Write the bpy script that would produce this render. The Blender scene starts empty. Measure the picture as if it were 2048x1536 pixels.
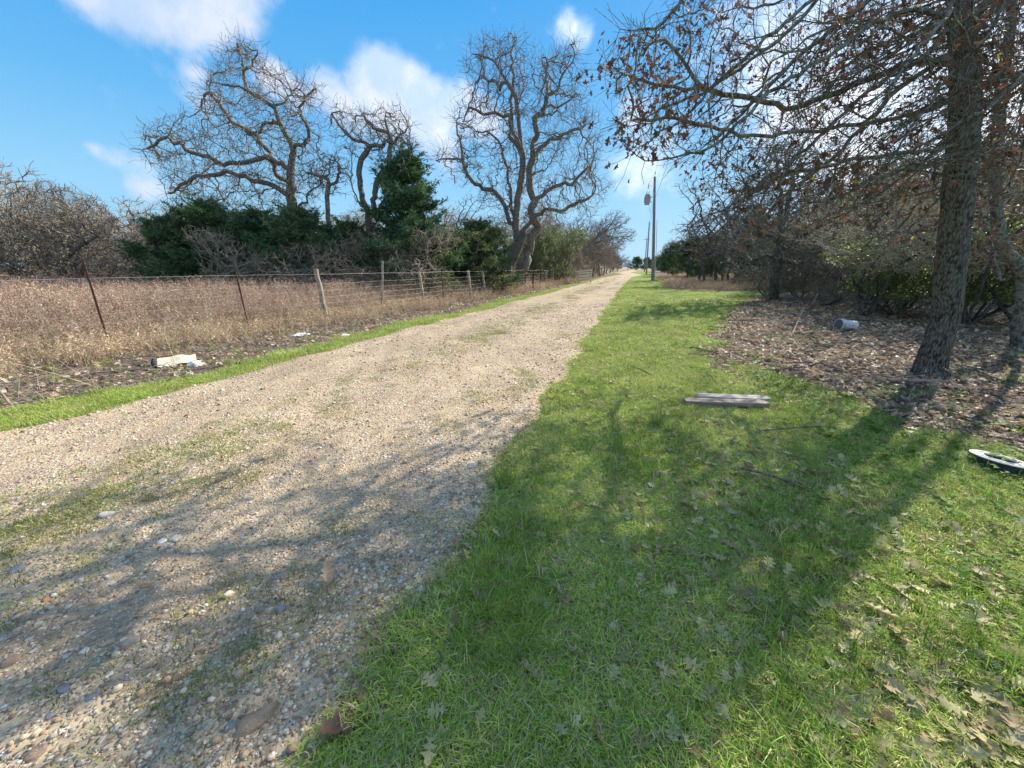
import bpy, bmesh, math
import numpy as np
from mathutils import Vector, noise
PI = math.pi
sc = bpy.context.scene
COL = sc.collection

# ------------------------------------------------------------------ camera
CAM_H, PITCH, YAW, FPX = 1.45, math.radians(17.5), math.radians(18.3), 740.0
cam_d = bpy.data.cameras.new('camera')
cam_d.sensor_width = 36.0
cam_d.lens = FPX / 2048 * 36
cam_d.clip_start = 0.05
cam_d.clip_end = 3000
cam = bpy.data.objects.new('camera', cam_d)
COL.objects.link(cam)
cam.location = (0, 0, CAM_H)
cam.rotation_euler = (PI / 2 - PITCH, 0, YAW)
sc.camera = cam

# ------------------------------------------------------------------ light
SUN_EL = math.radians(33)
SUN_H = Vector((0.525, 0.851, 0)).normalized()          # towards the sun, horizontally
SUN_ROT = math.atan2(SUN_H.x, SUN_H.y)
sun_dir = Vector((SUN_H.x * math.cos(SUN_EL), SUN_H.y * math.cos(SUN_EL), math.sin(SUN_EL)))
sd = bpy.data.lights.new('sun', 'SUN')
sd.energy = 4.0
sd.angle = math.radians(0.55)
sd.color = (1.0, 0.93, 0.82)
so = bpy.data.objects.new('sun', sd)
COL.objects.link(so)
so.rotation_euler = (-sun_dir).to_track_quat('-Z', 'Y').to_euler()
vs = sc.view_settings
sc.display_settings.display_device = 'sRGB'
vs.view_transform = 'Standard'
vs.look = 'None'
vs.gamma = 1.0
vs.exposure = 1.33
vs.use_curve_mapping = False
sc.cycles.max_bounces = 6
sc.cycles.diffuse_bounces = 3
sc.cycles.transparent_max_bounces = 8
sc.cycles.use_denoising = True


def cam_dir(u, v):
    """unit-ish direction of a photo pixel, in world axes"""
    xc, yc = (u - 1024) / FPX, (768 - v) / FPX
    z = -math.sin(PITCH) + math.cos(PITCH) * yc
    f = math.cos(PITCH) + math.sin(PITCH) * yc
    return (xc * math.cos(YAW) - f * math.sin(YAW), xc * math.sin(YAW) + f * math.cos(YAW), z, f)


def P(u, v, D):
    """world point seen at photo pixel (u, v) at D metres ahead of the camera"""
    x, y, z, f = cam_dir(u, v)
    k = D / f
    return np.array([x * k, y * k, CAM_H + z * k])


def G(u, v):
    """ground point under photo pixel"""
    x, y, z, f = cam_dir(u, v)
    k = -CAM_H / z
    return np.array([x * k, y * k])


# ------------------------------------------------------------------ node helpers
class NT:
    def __init__(s, tree):
        s.t = tree; s.n = tree.nodes; s.l = tree.links

    def new(s, typ, **kw):
        n = s.n.new(typ)
        for k, v in kw.items():
            setattr(n, k, v)
        return n

    def set(s, sock, v):
        if isinstance(v, bpy.types.NodeSocket):
            s.l.new(v, sock)
        elif isinstance(v, (tuple, list)) and len(v) == 3 and sock.type == 'RGBA':
            sock.default_value = (*v, 1)
        else:
            sock.default_value = v

    def math(s, op, a, b=0.0, c=0.0, clamp=False):
        n = s.new('ShaderNodeMath', operation=op, use_clamp=clamp)
        for i, v in enumerate((a, b, c)):
            s.set(n.inputs[i], v)
        return n.outputs[0]

    def vmath(s, op, a, b=(0, 0, 0)):
        n = s.new('ShaderNodeVectorMath', operation=op)
        s.set(n.inputs[0], a); s.set(n.inputs[1], b)
        return n.outputs['Value'] if op in ('DOT_PRODUCT', 'LENGTH', 'DISTANCE') else n.outputs[0]

    def mix(s, f, a, b, mode='MIX'):
        n = s.new('ShaderNodeMix', data_type='RGBA', blend_type=mode)
        s.set(n.inputs[0], f); s.set(n.inputs[6], a); s.set(n.inputs[7], b)
        return n.outputs[2]

    def ramp(s, f, lo, hi, a=0.0, b=1.0, smooth=True):
        n = s.new('ShaderNodeMapRange')
        if smooth:
            n.interpolation_type = 'SMOOTHSTEP'
        s.set(n.inputs[0], f); s.set(n.inputs[1], lo); s.set(n.inputs[2], hi); s.set(n.inputs[3], a); s.set(n.inputs[4], b)
        return n.outputs[0]

    def noise(s, vec, scale, detail=3, rough=0.55, color=False):
        n = s.new('ShaderNodeTexNoise')
        if vec is not None:
            s.set(n.inputs['Vector'], vec)
        n.inputs['Scale'].default_value = scale; n.inputs['Detail'].default_value = detail
        n.inputs['Roughness'].default_value = rough
        return n.outputs['Color'] if color else n.outputs['Fac']

    def voro(s, vec, scale, out='Color', feature='F1', rnd=1.0):
        n = s.new('ShaderNodeTexVoronoi', feature=feature)
        s.set(n.inputs['Vector'], vec)
        n.inputs['Scale'].default_value = scale
        n.inputs['Randomness'].default_value = rnd
        return n.outputs[out]


def mat_new(name):
    m = bpy.data.materials.new(name)
    m.use_nodes = True
    nt = NT(m.node_tree)
    nt.n.clear()
    out = nt.new('ShaderNodeOutputMaterial')
    return m, nt, out


def finish(nt, out, col, rough=0.9, bump=None, bstr=0.5, bdist=0.02, spec=0.2, trans=0.0, metal=0.0):
    b = nt.new('ShaderNodeBsdfPrincipled')
    nt.set(b.inputs['Base Color'], col); nt.set(b.inputs['Roughness'], rough)
    b.inputs['Specular IOR Level'].default_value = spec
    b.inputs['Metallic'].default_value = metal
    if bump is not None:
        bn = nt.new('ShaderNodeBump')
        bn.inputs['Strength'].default_value = bstr; bn.inputs['Distance'].default_value = bdist
        nt.set(bn.inputs['Height'], bump)
        nt.l.new(bn.outputs[0], b.inputs['Normal'])
    sh = b.outputs[0]
    if trans > 0:
        t = nt.new('ShaderNodeBsdfTranslucent')
        nt.set(t.inputs['Color'], col)
        mx = nt.new('ShaderNodeMixShader')
        mx.inputs[0].default_value = trans
        nt.l.new(sh, mx.inputs[1]); nt.l.new(t.outputs[0], mx.inputs[2])
        sh = mx.outputs[0]
    nt.l.new(sh, out.inputs['Surface'])


# ------------------------------------------------------------------ sky with clouds
world = bpy.data.worlds.new('World')
sc.world = world
world.use_nodes = True
wt = NT(world.node_tree)
wt.n.clear()
wout = wt.new('ShaderNodeOutputWorld')
bg = wt.new('ShaderNodeBackground')
sky = wt.new('ShaderNodeTexSky', sky_type='NISHITA')
sky.sun_disc = False
sky.sun_elevation = SUN_EL
sky.sun_rotation = SUN_ROT
sky.air_density = 1.0
sky.dust_density = 0.4
sky.ozone_density = 1.6
hs = wt.new('ShaderNodeHueSaturation')
hs.inputs['Saturation'].default_value = 1.22
hs.inputs['Hue'].default_value = 0.485
wt.l.new(sky.outputs[0], hs.inputs['Color'])
SKYGAIN = 1.0
tc = wt.new('ShaderNodeTexCoord')
D_ = wt.vmath('NORMALIZE', tc.outputs['Generated'])
sep = wt.new('ShaderNodeSeparateXYZ'); wt.l.new(D_, sep.inputs[0])
nz1 = wt.noise(D_, 17.0, 9, 0.62)
nz2 = wt.noise(D_, 3.0, 4, 0.5)
# clouds of the view (u, v, radius in px) and how dense each is
CL = [(170, 0, 44, .8), (240, 15, 55, 1), (310, 25, 58, 1), (380, 35, 55, 1), (445, 40, 46, .65), (500, 50, 32, .4), (250, -60, 80, 1), (380, -50, 80, 1), (480, -30, 60, .8),
      (392, 145, 28, .7), (385, 180, 32, .5), (405, 215, 30, .45), (535, 150, 34, .9), (570, 170, 32, .95), (592, 200, 26, .7),
      (640, 170, 34, .75), (670, 200, 42, .8), (740, 140, 40, 1.0), (785, 150, 42, 1.0), (825, 175, 42, 1.0), (760, 190, 48, .95), (850, 215, 44, .95), (905, 205, 38, .95),
      (950, 225, 36, .85), (800, 240, 46, .75), (880, 255, 46, .75), (720, 245, 46, .6), (980, 250, 40, .6),
      (190, 297, 20, .5), (222, 316, 26, .38), (262, 322, 30, .42), (300, 330, 24, .35), (285, 375, 34, .8), (325, 385, 26, .5),
      (1122, 48, 26, .5), (1150, 58, 30, .52), (1172, 72, 24, .4), (1265, 235, 38, .6), (1330, 290, 60, .4), (1250, 330, 48, .5), (1300, 370, 60, .4), (890, 330, 40, .5),
      (1560, 80, 150, .6), (1640, 260, 190, .6), (1850, 300, 210, .75), (1900, 80, 230, .65), (1750, 420, 150, .6), (2100, 250, 240, .85)]
cl = None
for (u, v, r, w) in CL:
    a = cam_dir(u, v)
    d = Vector(a[:3]).normalized()
    b2 = cam_dir(u + r, v)
    ang = d.angle(Vector(b2[:3]))
    dist = wt.vmath('DISTANCE', D_, tuple(d))
    t = wt.math('SUBTRACT', 1.0, wt.math('DIVIDE', dist, ang * 1.5), clamp=True)
    t = wt.math('MULTIPLY', t, w)
    cl = t if cl is None else wt.math('ADD', cl, wt.math('MULTIPLY', t, wt.math('SUBTRACT', 1.0, cl, clamp=True)))
# clouds over the unseen rest of the sky, thickened to fill the shade
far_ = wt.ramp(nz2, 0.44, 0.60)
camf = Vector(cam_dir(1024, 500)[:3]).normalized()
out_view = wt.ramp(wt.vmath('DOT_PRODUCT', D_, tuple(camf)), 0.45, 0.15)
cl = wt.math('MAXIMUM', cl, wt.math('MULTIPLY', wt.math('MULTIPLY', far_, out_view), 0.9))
dens = wt.math('ADD', cl, wt.math('MULTIPLY', wt.math('SUBTRACT', nz1, 0.5), 1.0))
cmask = wt.ramp(dens, 0.06, 0.86)
cshade = wt.ramp(wt.noise(wt.vmath('ADD', D_, (0.01, 0.0, -0.03)), 9.0, 5, 0.55), 0.36, 0.62)
ccol = wt.mix(cshade, (2.3, 2.95, 3.95), (3.4, 3.6, 4.1))
# clouds towards the sun are brighter
fwd = wt.math('POWER', wt.math('MAXIMUM', wt.vmath('DOT_PRODUCT', D_, tuple(sun_dir)), 0.0), 3.0)
ccol = wt.mix(1.0, ccol, wt.mix(fwd, (1, 1, 1), (2.2, 2.0, 1.8)), 'MULTIPLY')
ccol = wt.mix(out_view, ccol, wt.mix(1.0, ccol, (1.35, 1.33, 1.28), 'MULTIPLY'))  # unseen clouds made brighter than those in view, as added fill light
# the physical sky, its glow near the sun held down, over the even blue of the photograph's afternoon
gr = wt.new('ShaderNodeValToRGB')
el = gr.color_ramp.elements
el[0].position = 0.0; el[0].color = (.40, .70, .90, 1)
el[1].position = 1.0; el[1].color = (.05, .28, .70, 1)
for p_, c_ in ((.155, (.33, .65, .88, 1)), (.30, (.145, .50, .86, 1)), (.48, (.052, .39, .82, 1))):
    e_ = el.new(p_); e_.color = c_
wt.l.new(sep.outputs[2], gr.inputs[0])
grad = wt.mix(1.0, gr.outputs[0], (3.55, 4.1, 4.65), 'MULTIPLY')
soft = wt.vmath('DIVIDE', hs.outputs[0], wt.vmath('ADD', wt.vmath('MULTIPLY', hs.outputs[0], (.12, .12, .12)), (1, 1, 1)))
skyc = wt.mix(0.22, grad, soft)
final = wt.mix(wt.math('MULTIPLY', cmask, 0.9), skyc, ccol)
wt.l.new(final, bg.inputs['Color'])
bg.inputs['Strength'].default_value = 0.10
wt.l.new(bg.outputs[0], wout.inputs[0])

# ------------------------------------------------------------------ object helpers
def tag(o, label=None, cat=None, group=None, kind=None):
    if label: o['label'] = label
    if cat: o['category'] = cat
    if group: o['group'] = group
    if kind: o['kind'] = kind
    return o


def link(name, me, mat=None, parent=None):
    o = bpy.data.objects.new(name, me)
    COL.objects.link(o)
    if mat is not None and me is not None and len(me.materials) == 0:
        me.materials.append(mat)
    if parent is not None:
        o.parent = parent
    return o


def empty(name, loc=(0, 0, 0), rz=0.0):
    o = bpy.data.objects.new(name, None)
    o.empty_display_size = 0.2
    COL.objects.link(o)
    o.location = loc
    o.rotation_euler = (0, 0, rz)
    return o


def mesh_np(name, V, F, cols=None, smooth=False):
    """V (n,3); F (m,k) all the same k, or list of such arrays"""
    me = bpy.data.meshes.new(name)
    Fs = F if isinstance(F, list) else [F]
    Fs = [f for f in Fs if len(f)]
    nl = sum(f.size for f in Fs); nf = sum(len(f) for f in Fs)
    me.vertices.add(len(V)); me.vertices.foreach_set('co', np.asarray(V, np.float32).ravel())
    me.loops.add(nl); me.loops.foreach_set('vertex_index', np.concatenate([f.ravel() for f in Fs]).astype(np.int32))
    me.polygons.add(nf)
    tot = np.concatenate([np.full(len(f), f.shape[1]) for f in Fs])
    st = np.concatenate([[0], np.cumsum(tot)[:-1]])
    me.polygons.foreach_set('loop_start', st.astype(np.int32))
    me.polygons.foreach_set('loop_total', tot.astype(np.int32))
    if smooth:
        me.polygons.foreach_set('use_smooth', np.ones(nf, bool))
    me.update(calc_edges=True)
    if cols is not None:
        c = np.ones((len(V), 4), np.float32); c[:, :3] = cols
        at = me.color_attributes.new('col', 'FLOAT_COLOR', 'POINT')
        at.data.foreach_set('color', c.ravel())
    return me


class MB:
    """collects boxes, tubes and lathes into one mesh"""
    def __init__(s): s.V = []; s.F = []; s.n = 0

    def add(s, V, F):
        s.V += [tuple(map(float, v)) for v in V]; s.F += [tuple(i + s.n for i in f) for f in F]; s.n = len(s.V)

    def box(s, c, size, M=None, j=0.0, rng=None):
        V = []
        for x in (-.5, .5):
            for y in (-.5, .5):
                for z in (-.5, .5):
                    p = np.array([x * size[0], y * size[1], z * size[2]])
                    if j: p += rng.normal(0, j, 3)
                    if M is not None: p = M @ p
                    V.append(p + np.array(c))
        s.add(V, [(0, 1, 3, 2), (4, 6, 7, 5), (0, 4, 5, 1), (2, 3, 7, 6), (0, 2, 6, 4), (1, 5, 7, 3)])

    def tube(s, pts, rad, n=8, cap=True):
        pts = [np.array(p, float) for p in pts]
        if not hasattr(rad, '__len__'): rad = [rad] * len(pts)
        rings = []
        N = None
        for i, p in enumerate(pts):
            t = pts[min(i + 1, len(pts) - 1)] - pts[max(i - 1, 0)]
            t = t / (np.linalg.norm(t) + 1e-9)
            if N is None:
                a = np.array([1, 0, 0]) if abs(t[0]) < .8 else np.array([0, 1, 0])
                N = np.cross(t, a)
            N = N - t * N.dot(t); N /= np.linalg.norm(N) + 1e-9
            B = np.cross(t, N)
            rings.append([p + rad[i] * (math.cos(2 * PI * k / n) * N + math.sin(2 * PI * k / n) * B) for k in range(n)])
        V = [v for r in rings for v in r]
        F = []
        for i in range(len(pts) - 1):
            for k in range(n):
                a, b = i * n + k, i * n + (k + 1) % n
                F.append((a, b, b + n, a + n))
        if cap:
            F.append(tuple(range(n))[::-1]); F.append(tuple((len(pts) - 1) * n + k for k in range(n)))
        s.add(V, F)

    def lathe(s, prof, n=24, closed=False, c=(0, 0, 0), M=None):
        V = []
        for (r, z) in prof:
            for k in range(n):
                p = np.array([r * math.cos(2 * PI * k / n), r * math.sin(2 * PI * k / n), z])
                if M is not None: p = M @ p
                V.append(p + np.array(c))
        m = len(prof); F = []
        for i in range(m if closed else m - 1):
            for k in range(n):
                a, b = i * n + k, i * n + (k + 1) % n
                c2, d = ((i + 1) % m) * n + k, ((i + 1) % m) * n + (k + 1) % n
                F.append((a, b, d, c2))
        s.add(V, F)

    def mesh(s, name, smooth=False, bevel=0.0):
        me = bpy.data.meshes.new(name)
        me.from_pydata(s.V, [], s.F)
        if bevel:
            bm = bmesh.new(); bm.from_mesh(me)
            bmesh.ops.bevel(bm, geom=list(bm.edges), offset=bevel, segments=2, affect='EDGES')
            bm.to_mesh(me); bm.free()
        if smooth:
            me.polygons.foreach_set('use_smooth', [True] * len(me.polygons))
            try: me.set_sharp_from_angle(angle=math.radians(40))
            except Exception: pass
        me.update()
        return me


def rotz(a):
    c, s = math.cos(a), math.sin(a)
    return np.array([[c, -s, 0], [s, c, 0], [0, 0, 1.0]])


def euler_np(rx, ry, rz):
    """(n,3,3) matrices Rz*Ry*Rx"""
    cx, sx, cy, sy, cz, sz = np.cos(rx), np.sin(rx), np.cos(ry), np.sin(ry), np.cos(rz), np.sin(rz)
    R = np.empty((len(rx), 3, 3))
    R[:, 0, 0] = cz * cy; R[:, 0, 1] = cz * sy * sx - sz * cx; R[:, 0, 2] = cz * sy * cx + sz * sx
    R[:, 1, 0] = sz * cy; R[:, 1, 1] = sz * sy * sx + cz * cx; R[:, 1, 2] = sz * sy * cx - cz * sx
    R[:, 2, 0] = -sy; R[:, 2, 1] = cy * sx; R[:, 2, 2] = cy * cx
    return R


def scatter_mesh(name, T, pos, R, scl, cols):
    """joins copies of triangle templates T=[(V,F)...] at pos with rotation R, scale, colour per copy"""
    V = []; F = []; C = []; off = 0
    k = np.arange(len(pos)) % len(T)
    for i, (tv, tf) in enumerate(T):
        m = k == i
        if not m.any(): continue
        v = np.einsum('nij,vj->nvi', R[m], tv) * scl[m][:, None, None] + pos[m][:, None, :]
        n = len(v); nv = len(tv)
        f = tf[None] + (np.arange(n) * nv)[:, None, None] + off
        V.append(v.reshape(-1, 3)); F.append(f.reshape(-1, tf.shape[1])); C.append(np.repeat(cols[m], nv, 0))
        off += n * nv
    return mesh_np(name, np.concatenate(V), np.concatenate(F), np.concatenate(C))


# ------------------------------------------------------------------ the lie of the land
def hgt(x, y):
    x = np.asarray(x, float); y = np.asarray(y, float)
    h = .022 * np.sin(.9 * x + .3) * np.cos(.7 * y + .5) + .012 * np.sin(2.3 * x + 1.7 * y) + .007 * np.sin(5.1 * x - 3.1 * y + 1)
    h = h + .004 * np.sin(11 * x + 7 * y) + .05 * np.sin(.21 * x + 1.) * np.sin(.13 * y)
    ditch = -.05 * np.exp(-((x + 6.9) / .5) ** 2)
    return h + ditch


def road_mid(y):
    y = np.asarray(y, float)
    c = 1.6 * np.exp(-((y - 84) / 14) ** 2) - 1.6 * np.exp(-((y - 122) / 20) ** 2)
    return -3.1 + 0.0 * y + c


def road_hw(y):
    y = np.asarray(y, float)
    return 2.37 - .45 * np.clip(y / 25, 0, 1) + .035 * np.sin(1.3 * y) + .025 * np.sin(4.1 * y + 1) + .02 * np.sin(11 * y)


def road_in(x, y):
    """metres inside the road's edge"""
    return road_hw(y) - np.abs(x - road_mid(y)) + .05 * np.sin(3.7 * y + 2 * np.sign(x - road_mid(y)))


def road_z(x, y):
    d = road_in(x, y)
    t = np.clip((d + .12) / .3, 0, 1); t = t * t * (3 - 2 * t)
    m = x - road_mid(y)
    tr = -.018 * np.exp(-((np.abs(m) - 1.15) / .35) ** 2) + .012 * np.exp(-(m / .5) ** 2)
    return hgt(x, y) - .03 + .05 * t + tr * t


def in_poly(px, py, poly):
    inside = np.zeros(len(px), bool)
    n = len(poly)
    for i in range(n):
        x1, y1 = poly[i]; x2, y2 = poly[(i + 1) % n]
        c = ((y1 > py) != (y2 > py)) & (px < (x2 - x1) * (py - y1) / (y2 - y1 + 1e-12) + x1)
        inside ^= c
    return inside


# litter patch under the oaks, drawn on the ground (right of the lawn)
lit_px = [(2500, 960), (2048, 925), (1985, 890), (1920, 874), (1860, 866), (1790, 848), (1720, 822), (1650, 796), (1600, 768), (1560, 742), (1500, 738), (1455, 762),
          (1425, 735), (1412, 700), (1430, 665), (1452, 632), (1490, 606), (1520, 592), (1560, 586), (1640, 584), (1800, 583), (2048, 582), (2500, 580)]
LIT = [tuple(G(u, v)) for u, v in lit_px]
dry_px = [(1300, 541), (1330, 572), (1345, 578), (1400, 581), (1480, 583), (1560, 578), (1700, 574), (2600, 572), (2600, 541)]
DRY = [tuple(G(u, v)) for u, v in dry_px]


def wob(x, y):
    return x + .10 * np.sin(4.3 * y + x) + .05 * np.sin(9.7 * y) + .12 * np.sin(1.9 * x + 2.7 * y), y + .1 * np.sin(3.9 * x + 1.1 * y) + .05 * np.sin(10.3 * x)


def litter(x, y):
    a, b = wob(x, y)
    return in_poly(a, b, LIT)


def dryband(x, y):
    a, b = wob(x, y)
    return in_poly(a, b, DRY)


def strip_w(y):
    return .62 + .12 * np.sin(.8 * y + 1) + .06 * np.sin(3.1 * y)


def fence_x(y):
    y = np.asarray(y, float)
    return np.interp(y, [-6, 4, 8.5, 19, 30, 55, 130], [-9.6, -9.1, -8.6, -7.8, -7.4, -6.9, -6.6])


def left_edge(y): return road_mid(y) - road_hw(y)


def zones(x, y):
    """lawn, litter, dry masks"""
    x = np.asarray(x, float); y = np.asarray(y, float)
    right = x > road_mid(y)
    li = litter(x, y) & right
    dr = dryband(x, y) & right & ~li
    le = left_edge(y)
    strip = (~right) & (x > le - strip_w(y))
    verge = (~right) & ~strip & (x > fence_x(y) - .4)
    field = (~right) & ~strip & ~verge
    lawn = (right & ~li & ~dr) | strip
    return lawn, li, dr, strip, verge, field


# ------------------------------------------------------------------ ground materials
def mat_ground():
    m, nt, out = mat_new('ground_soil')
    geo = nt.new('ShaderNodeNewGeometry').outputs['Position']
    at = nt.new('ShaderNodeAttribute', attribute_name='col')
    sp = nt.new('ShaderNodeSeparateColor'); nt.l.new(at.outputs['Color'], sp.inputs[0])
    n1 = nt.noise(geo, 2.2, 6, .6); n2 = nt.noise(geo, 24, 5, .7); n3 = nt.noise(geo, 95, 3, .7)
    lawn = nt.mix(nt.ramp(n1, .35, .65), (.11, .19, .025), (.19, .27, .05))
    lawn = nt.mix(nt.ramp(n2, .42, .62), lawn, (.20, .22, .06))
    lawn = nt.mix(nt.ramp(n3, .55, .75), lawn, (.40, .37, .18))
    v = nt.voro(geo, 26, 'Color')
    sv = nt.new('ShaderNodeSeparateColor'); nt.l.new(v, sv.inputs[0])
    li = nt.mix(sv.outputs[0], (.055, .04, .03), (.34, .255, .19))
    li = nt.mix(nt.ramp(n2, .5, .66), li, (.05, .04, .03))
    li = nt.mix(nt.ramp(n1, .55, .7, 0, .45), li, (.06, .085, .02))
    dr = nt.mix(n2, (.20, .14, .09), (.46, .35, .22))
    dr = nt.mix(nt.ramp(n3, .5, .7), dr, (.10, .075, .05))
    c = nt.mix(sp.outputs[0], dr, lawn)
    c = nt.mix(sp.outputs[1], c, li)
    h = nt.math('ADD', n2, nt.math('MULTIPLY', n3, .6))
    finish(nt, out, c, .95, h, .9, .03, .1)
    return m


def mat_road():
    m, nt, out = mat_new('gravel_road_surface')
    geo = nt.new('ShaderNodeNewGeometry').outputs['Position']
    at = nt.new('ShaderNodeAttribute', attribute_name='col')
    sp = nt.new('ShaderNodeSeparateColor'); nt.l.new(at.outputs['Color'], sp.inputs[0])
    wv = nt.vmath('ADD', geo, nt.vmath('SCALE', nt.noise(geo, 30, 2, .5, True)))
    wv.node.inputs[1].links[0].from_node.inputs['Scale'].default_value = .02
    n1 = nt.noise(geo, 1.3, 5, .6); n2 = nt.noise(geo, 14, 5, .65); n3 = nt.noise(geo, 120, 3, .7)
    base = nt.mix(nt.ramp(n1, .3, .7), (.33, .245, .155), (.53, .415, .265))
    base = nt.mix(nt.ramp(n2, .48, .72), base, (.22, .165, .115))
    va = nt.voro(wv, 75, 'Color'); da = nt.voro(wv, 75, 'Distance')
    vb = nt.voro(wv, 34, 'Color'); db = nt.voro(wv, 34, 'Distance')
    sa = nt.new('ShaderNodeSeparateColor'); nt.l.new(va, sa.inputs[0])
    sb = nt.new('ShaderNodeSeparateColor'); nt.l.new(vb, sb.inputs[0])
    peb = nt.mix(sa.outputs[0], (.23, .165, .105), (.74, .60, .41))
    peb = nt.mix(nt.ramp(sa.outputs[1], .8, .95), peb, (.36, .19, .11))
    pebm = nt.math('MULTIPLY', nt.ramp(da, .62, .45), nt.ramp(sa.outputs[2], .25, .45))
    c = nt.mix(pebm, base, peb)
    pb2 = nt.mix(sb.outputs[0], (.26, .19, .14), (.68, .6, .5))
    pm2 = nt.math('MULTIPLY', nt.ramp(db, .55, .42), nt.ramp(sb.outputs[2], .62, .72))
    c = nt.mix(pm2, c, pb2)
    c = nt.mix(nt.math('MULTIPLY', nt.ramp(n3, .55, .7), .5), c, (.16, .12, .09))
    # thin green between the stones where the attribute says so
    gm = nt.math('MULTIPLY', nt.ramp(nt.math('ADD', sp.outputs[0], nt.math('MULTIPLY', nt.math('SUBTRACT', n2, .5), 1.4)), .45, .75), .75)
    c = nt.mix(gm, c, (.20, .20, .075))
    n0 = nt.noise(geo, .45, 4, .6)
    c = nt.mix(nt.ramp(n0, .48, .72, 0, .45), c, (.27, .20, .135))
    h = nt.math('ADD', nt.math('MULTIPLY', nt.math('MULTIPLY', pebm, nt.math('SUBTRACT', 1.0, da)), .6), nt.math('MULTIPLY', pm2, nt.math('SUBTRACT', 1.2, db)))
    h = nt.math('ADD', h, nt.math('MULTIPLY', n2, .5))
    finish(nt, out, c, .9, h, 1.0, .012, .15)
    return m


def gridmesh(name, xs, ys, zf, colf):
    X, Y = np.meshgrid(xs, ys)
    V = np.stack([X, Y, zf(X, Y)], -1).reshape(-1, 3)
    nx, ny = len(xs), len(ys)
    i = np.arange(nx - 1)[None, :] + np.arange(ny - 1)[:, None] * nx
    F = np.stack([i, i + 1, i + nx + 1, i + nx], -1).reshape(-1, 4)
    return mesh_np(name, V, F, colf(X.ravel(), Y.ravel()), smooth=True)


def axis(lo, hi, c, d0, g):
    r = [c]; d = d0; x = c
    while x < hi: d *= g; x += d; r.append(x)
    l = []; d = d0; x = c
    while x > lo: d *= g; x -= d; l.append(x)
    return np.array(l[::-1] + r)


def far_flat(x, y):
    k = np.clip(1 - np.hypot(x, y) / 200, 0, 1)
    return hgt(x, y) * np.clip(k * 3, 0, 1)


def gcol(x, y):
    lawn, li, dr, strip, verge, field = zones(x, y)
    c = np.zeros((len(x), 3)); c[:, 0] = lawn; c[:, 1] = li | verge
    far = np.hypot(x, y) > 160
    c[far] = (0, 0, 0)
    return c


xs = axis(-900, 900, 0.5, .05, 1.02)
ys = axis(-60, 1300, 2.5, .05, 1.016)
gm = gridmesh('ground', xs, ys, far_flat, gcol)
ground = link('ground', gm, mat_ground())
tag(ground, kind='structure')


def median(x, y):
    """how grassy the road is"""
    m = x - road_mid(y)
    a = .6 * np.exp(-((m + .05) / .5) ** 2) * (.72 + .28 * np.sin(1.1 * y + .6 * np.sin(.7 * y)))
    b = .55 * np.exp(-((m - 1.6) / .35) ** 2) * (.5 + .5 * np.sin(1.7 * y + 1)) * (y < 9)
    e = .5 * np.exp(-np.clip(road_in(x, y), 0, 9) / .12)
    return np.clip(a + b * .6 + e, 0, 1)


ry = np.concatenate([np.arange(-4, 12, .05), np.arange(12, 40, .15), np.arange(40, 230, .8)])
rx = np.linspace(-2.75, 2.75, 111)
X, Y = np.meshgrid(rx, ry)
Xw = X + road_mid(Y)
Z = road_z(Xw, Y) * 1.0
Z = np.where(Y > 60, Z + .004, Z)
V = np.stack([Xw, Y, Z], -1).reshape(-1, 3)
nx, ny = len(rx), len(ry)
i_ = np.arange(nx - 1)[None, :] + np.arange(ny - 1)[:, None] * nx
F = np.stack([i_, i_ + 1, i_ + nx + 1, i_ + nx], -1).reshape(-1, 4)
rc = np.zeros((len(V), 3)); rc[:, 0] = median(V[:, 0], V[:, 1])
road = link('gravel_road', mesh_np('gravel_road', V, F, rc, True), mat_road())
tag(road, kind='structure')

# ------------------------------------------------------------------ scattering machinery
LIB = {}


def library(name, meshes):
    c = bpy.data.collections.new(name)
    for i, me in enumerate(meshes):
        o = bpy.data.objects.new('%s_%02d' % (name, i), me)
        c.objects.link(o)
    ng = bpy.data.node_groups.new(name, 'GeometryNodeTree')
    ng.interface.new_socket('Geometry', in_out='INPUT', socket_type='NodeSocketGeometry')
    ng.interface.new_socket('Geometry', in_out='OUTPUT', socket_type='NodeSocketGeometry')
    N, L = ng.nodes, ng.links
    gi = N.new('NodeGroupInput'); go = N.new('NodeGroupOutput')
    ci = N.new('GeometryNodeCollectionInfo'); ci.inputs['Collection'].default_value = c
    ci.inputs['Separate Children'].default_value = True; ci.inputs['Reset Children'].default_value = True
    ip = N.new('GeometryNodeInstanceOnPoints'); ip.inputs['Pick Instance'].default_value = True

    def attr(nm, t):
        a = N.new('GeometryNodeInputNamedAttribute'); a.data_type = t; a.inputs['Name'].default_value = nm
        return a.outputs['Attribute']
    e = N.new('FunctionNodeEulerToRotation')
    L.new(attr('rot', 'FLOAT_VECTOR'), e.inputs[0])
    L.new(gi.outputs[0], ip.inputs['Points']); L.new(ci.outputs[0], ip.inputs['Instance'])
    L.new(attr('idx', 'INT'), ip.inputs['Instance Index'])
    L.new(e.outputs[0], ip.inputs['Rotation']); L.new(attr('scl', 'FLOAT_VECTOR'), ip.inputs['Scale'])
    L.new(ip.outputs[0], go.inputs[0])
    LIB[name] = (ng, len(meshes))


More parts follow.
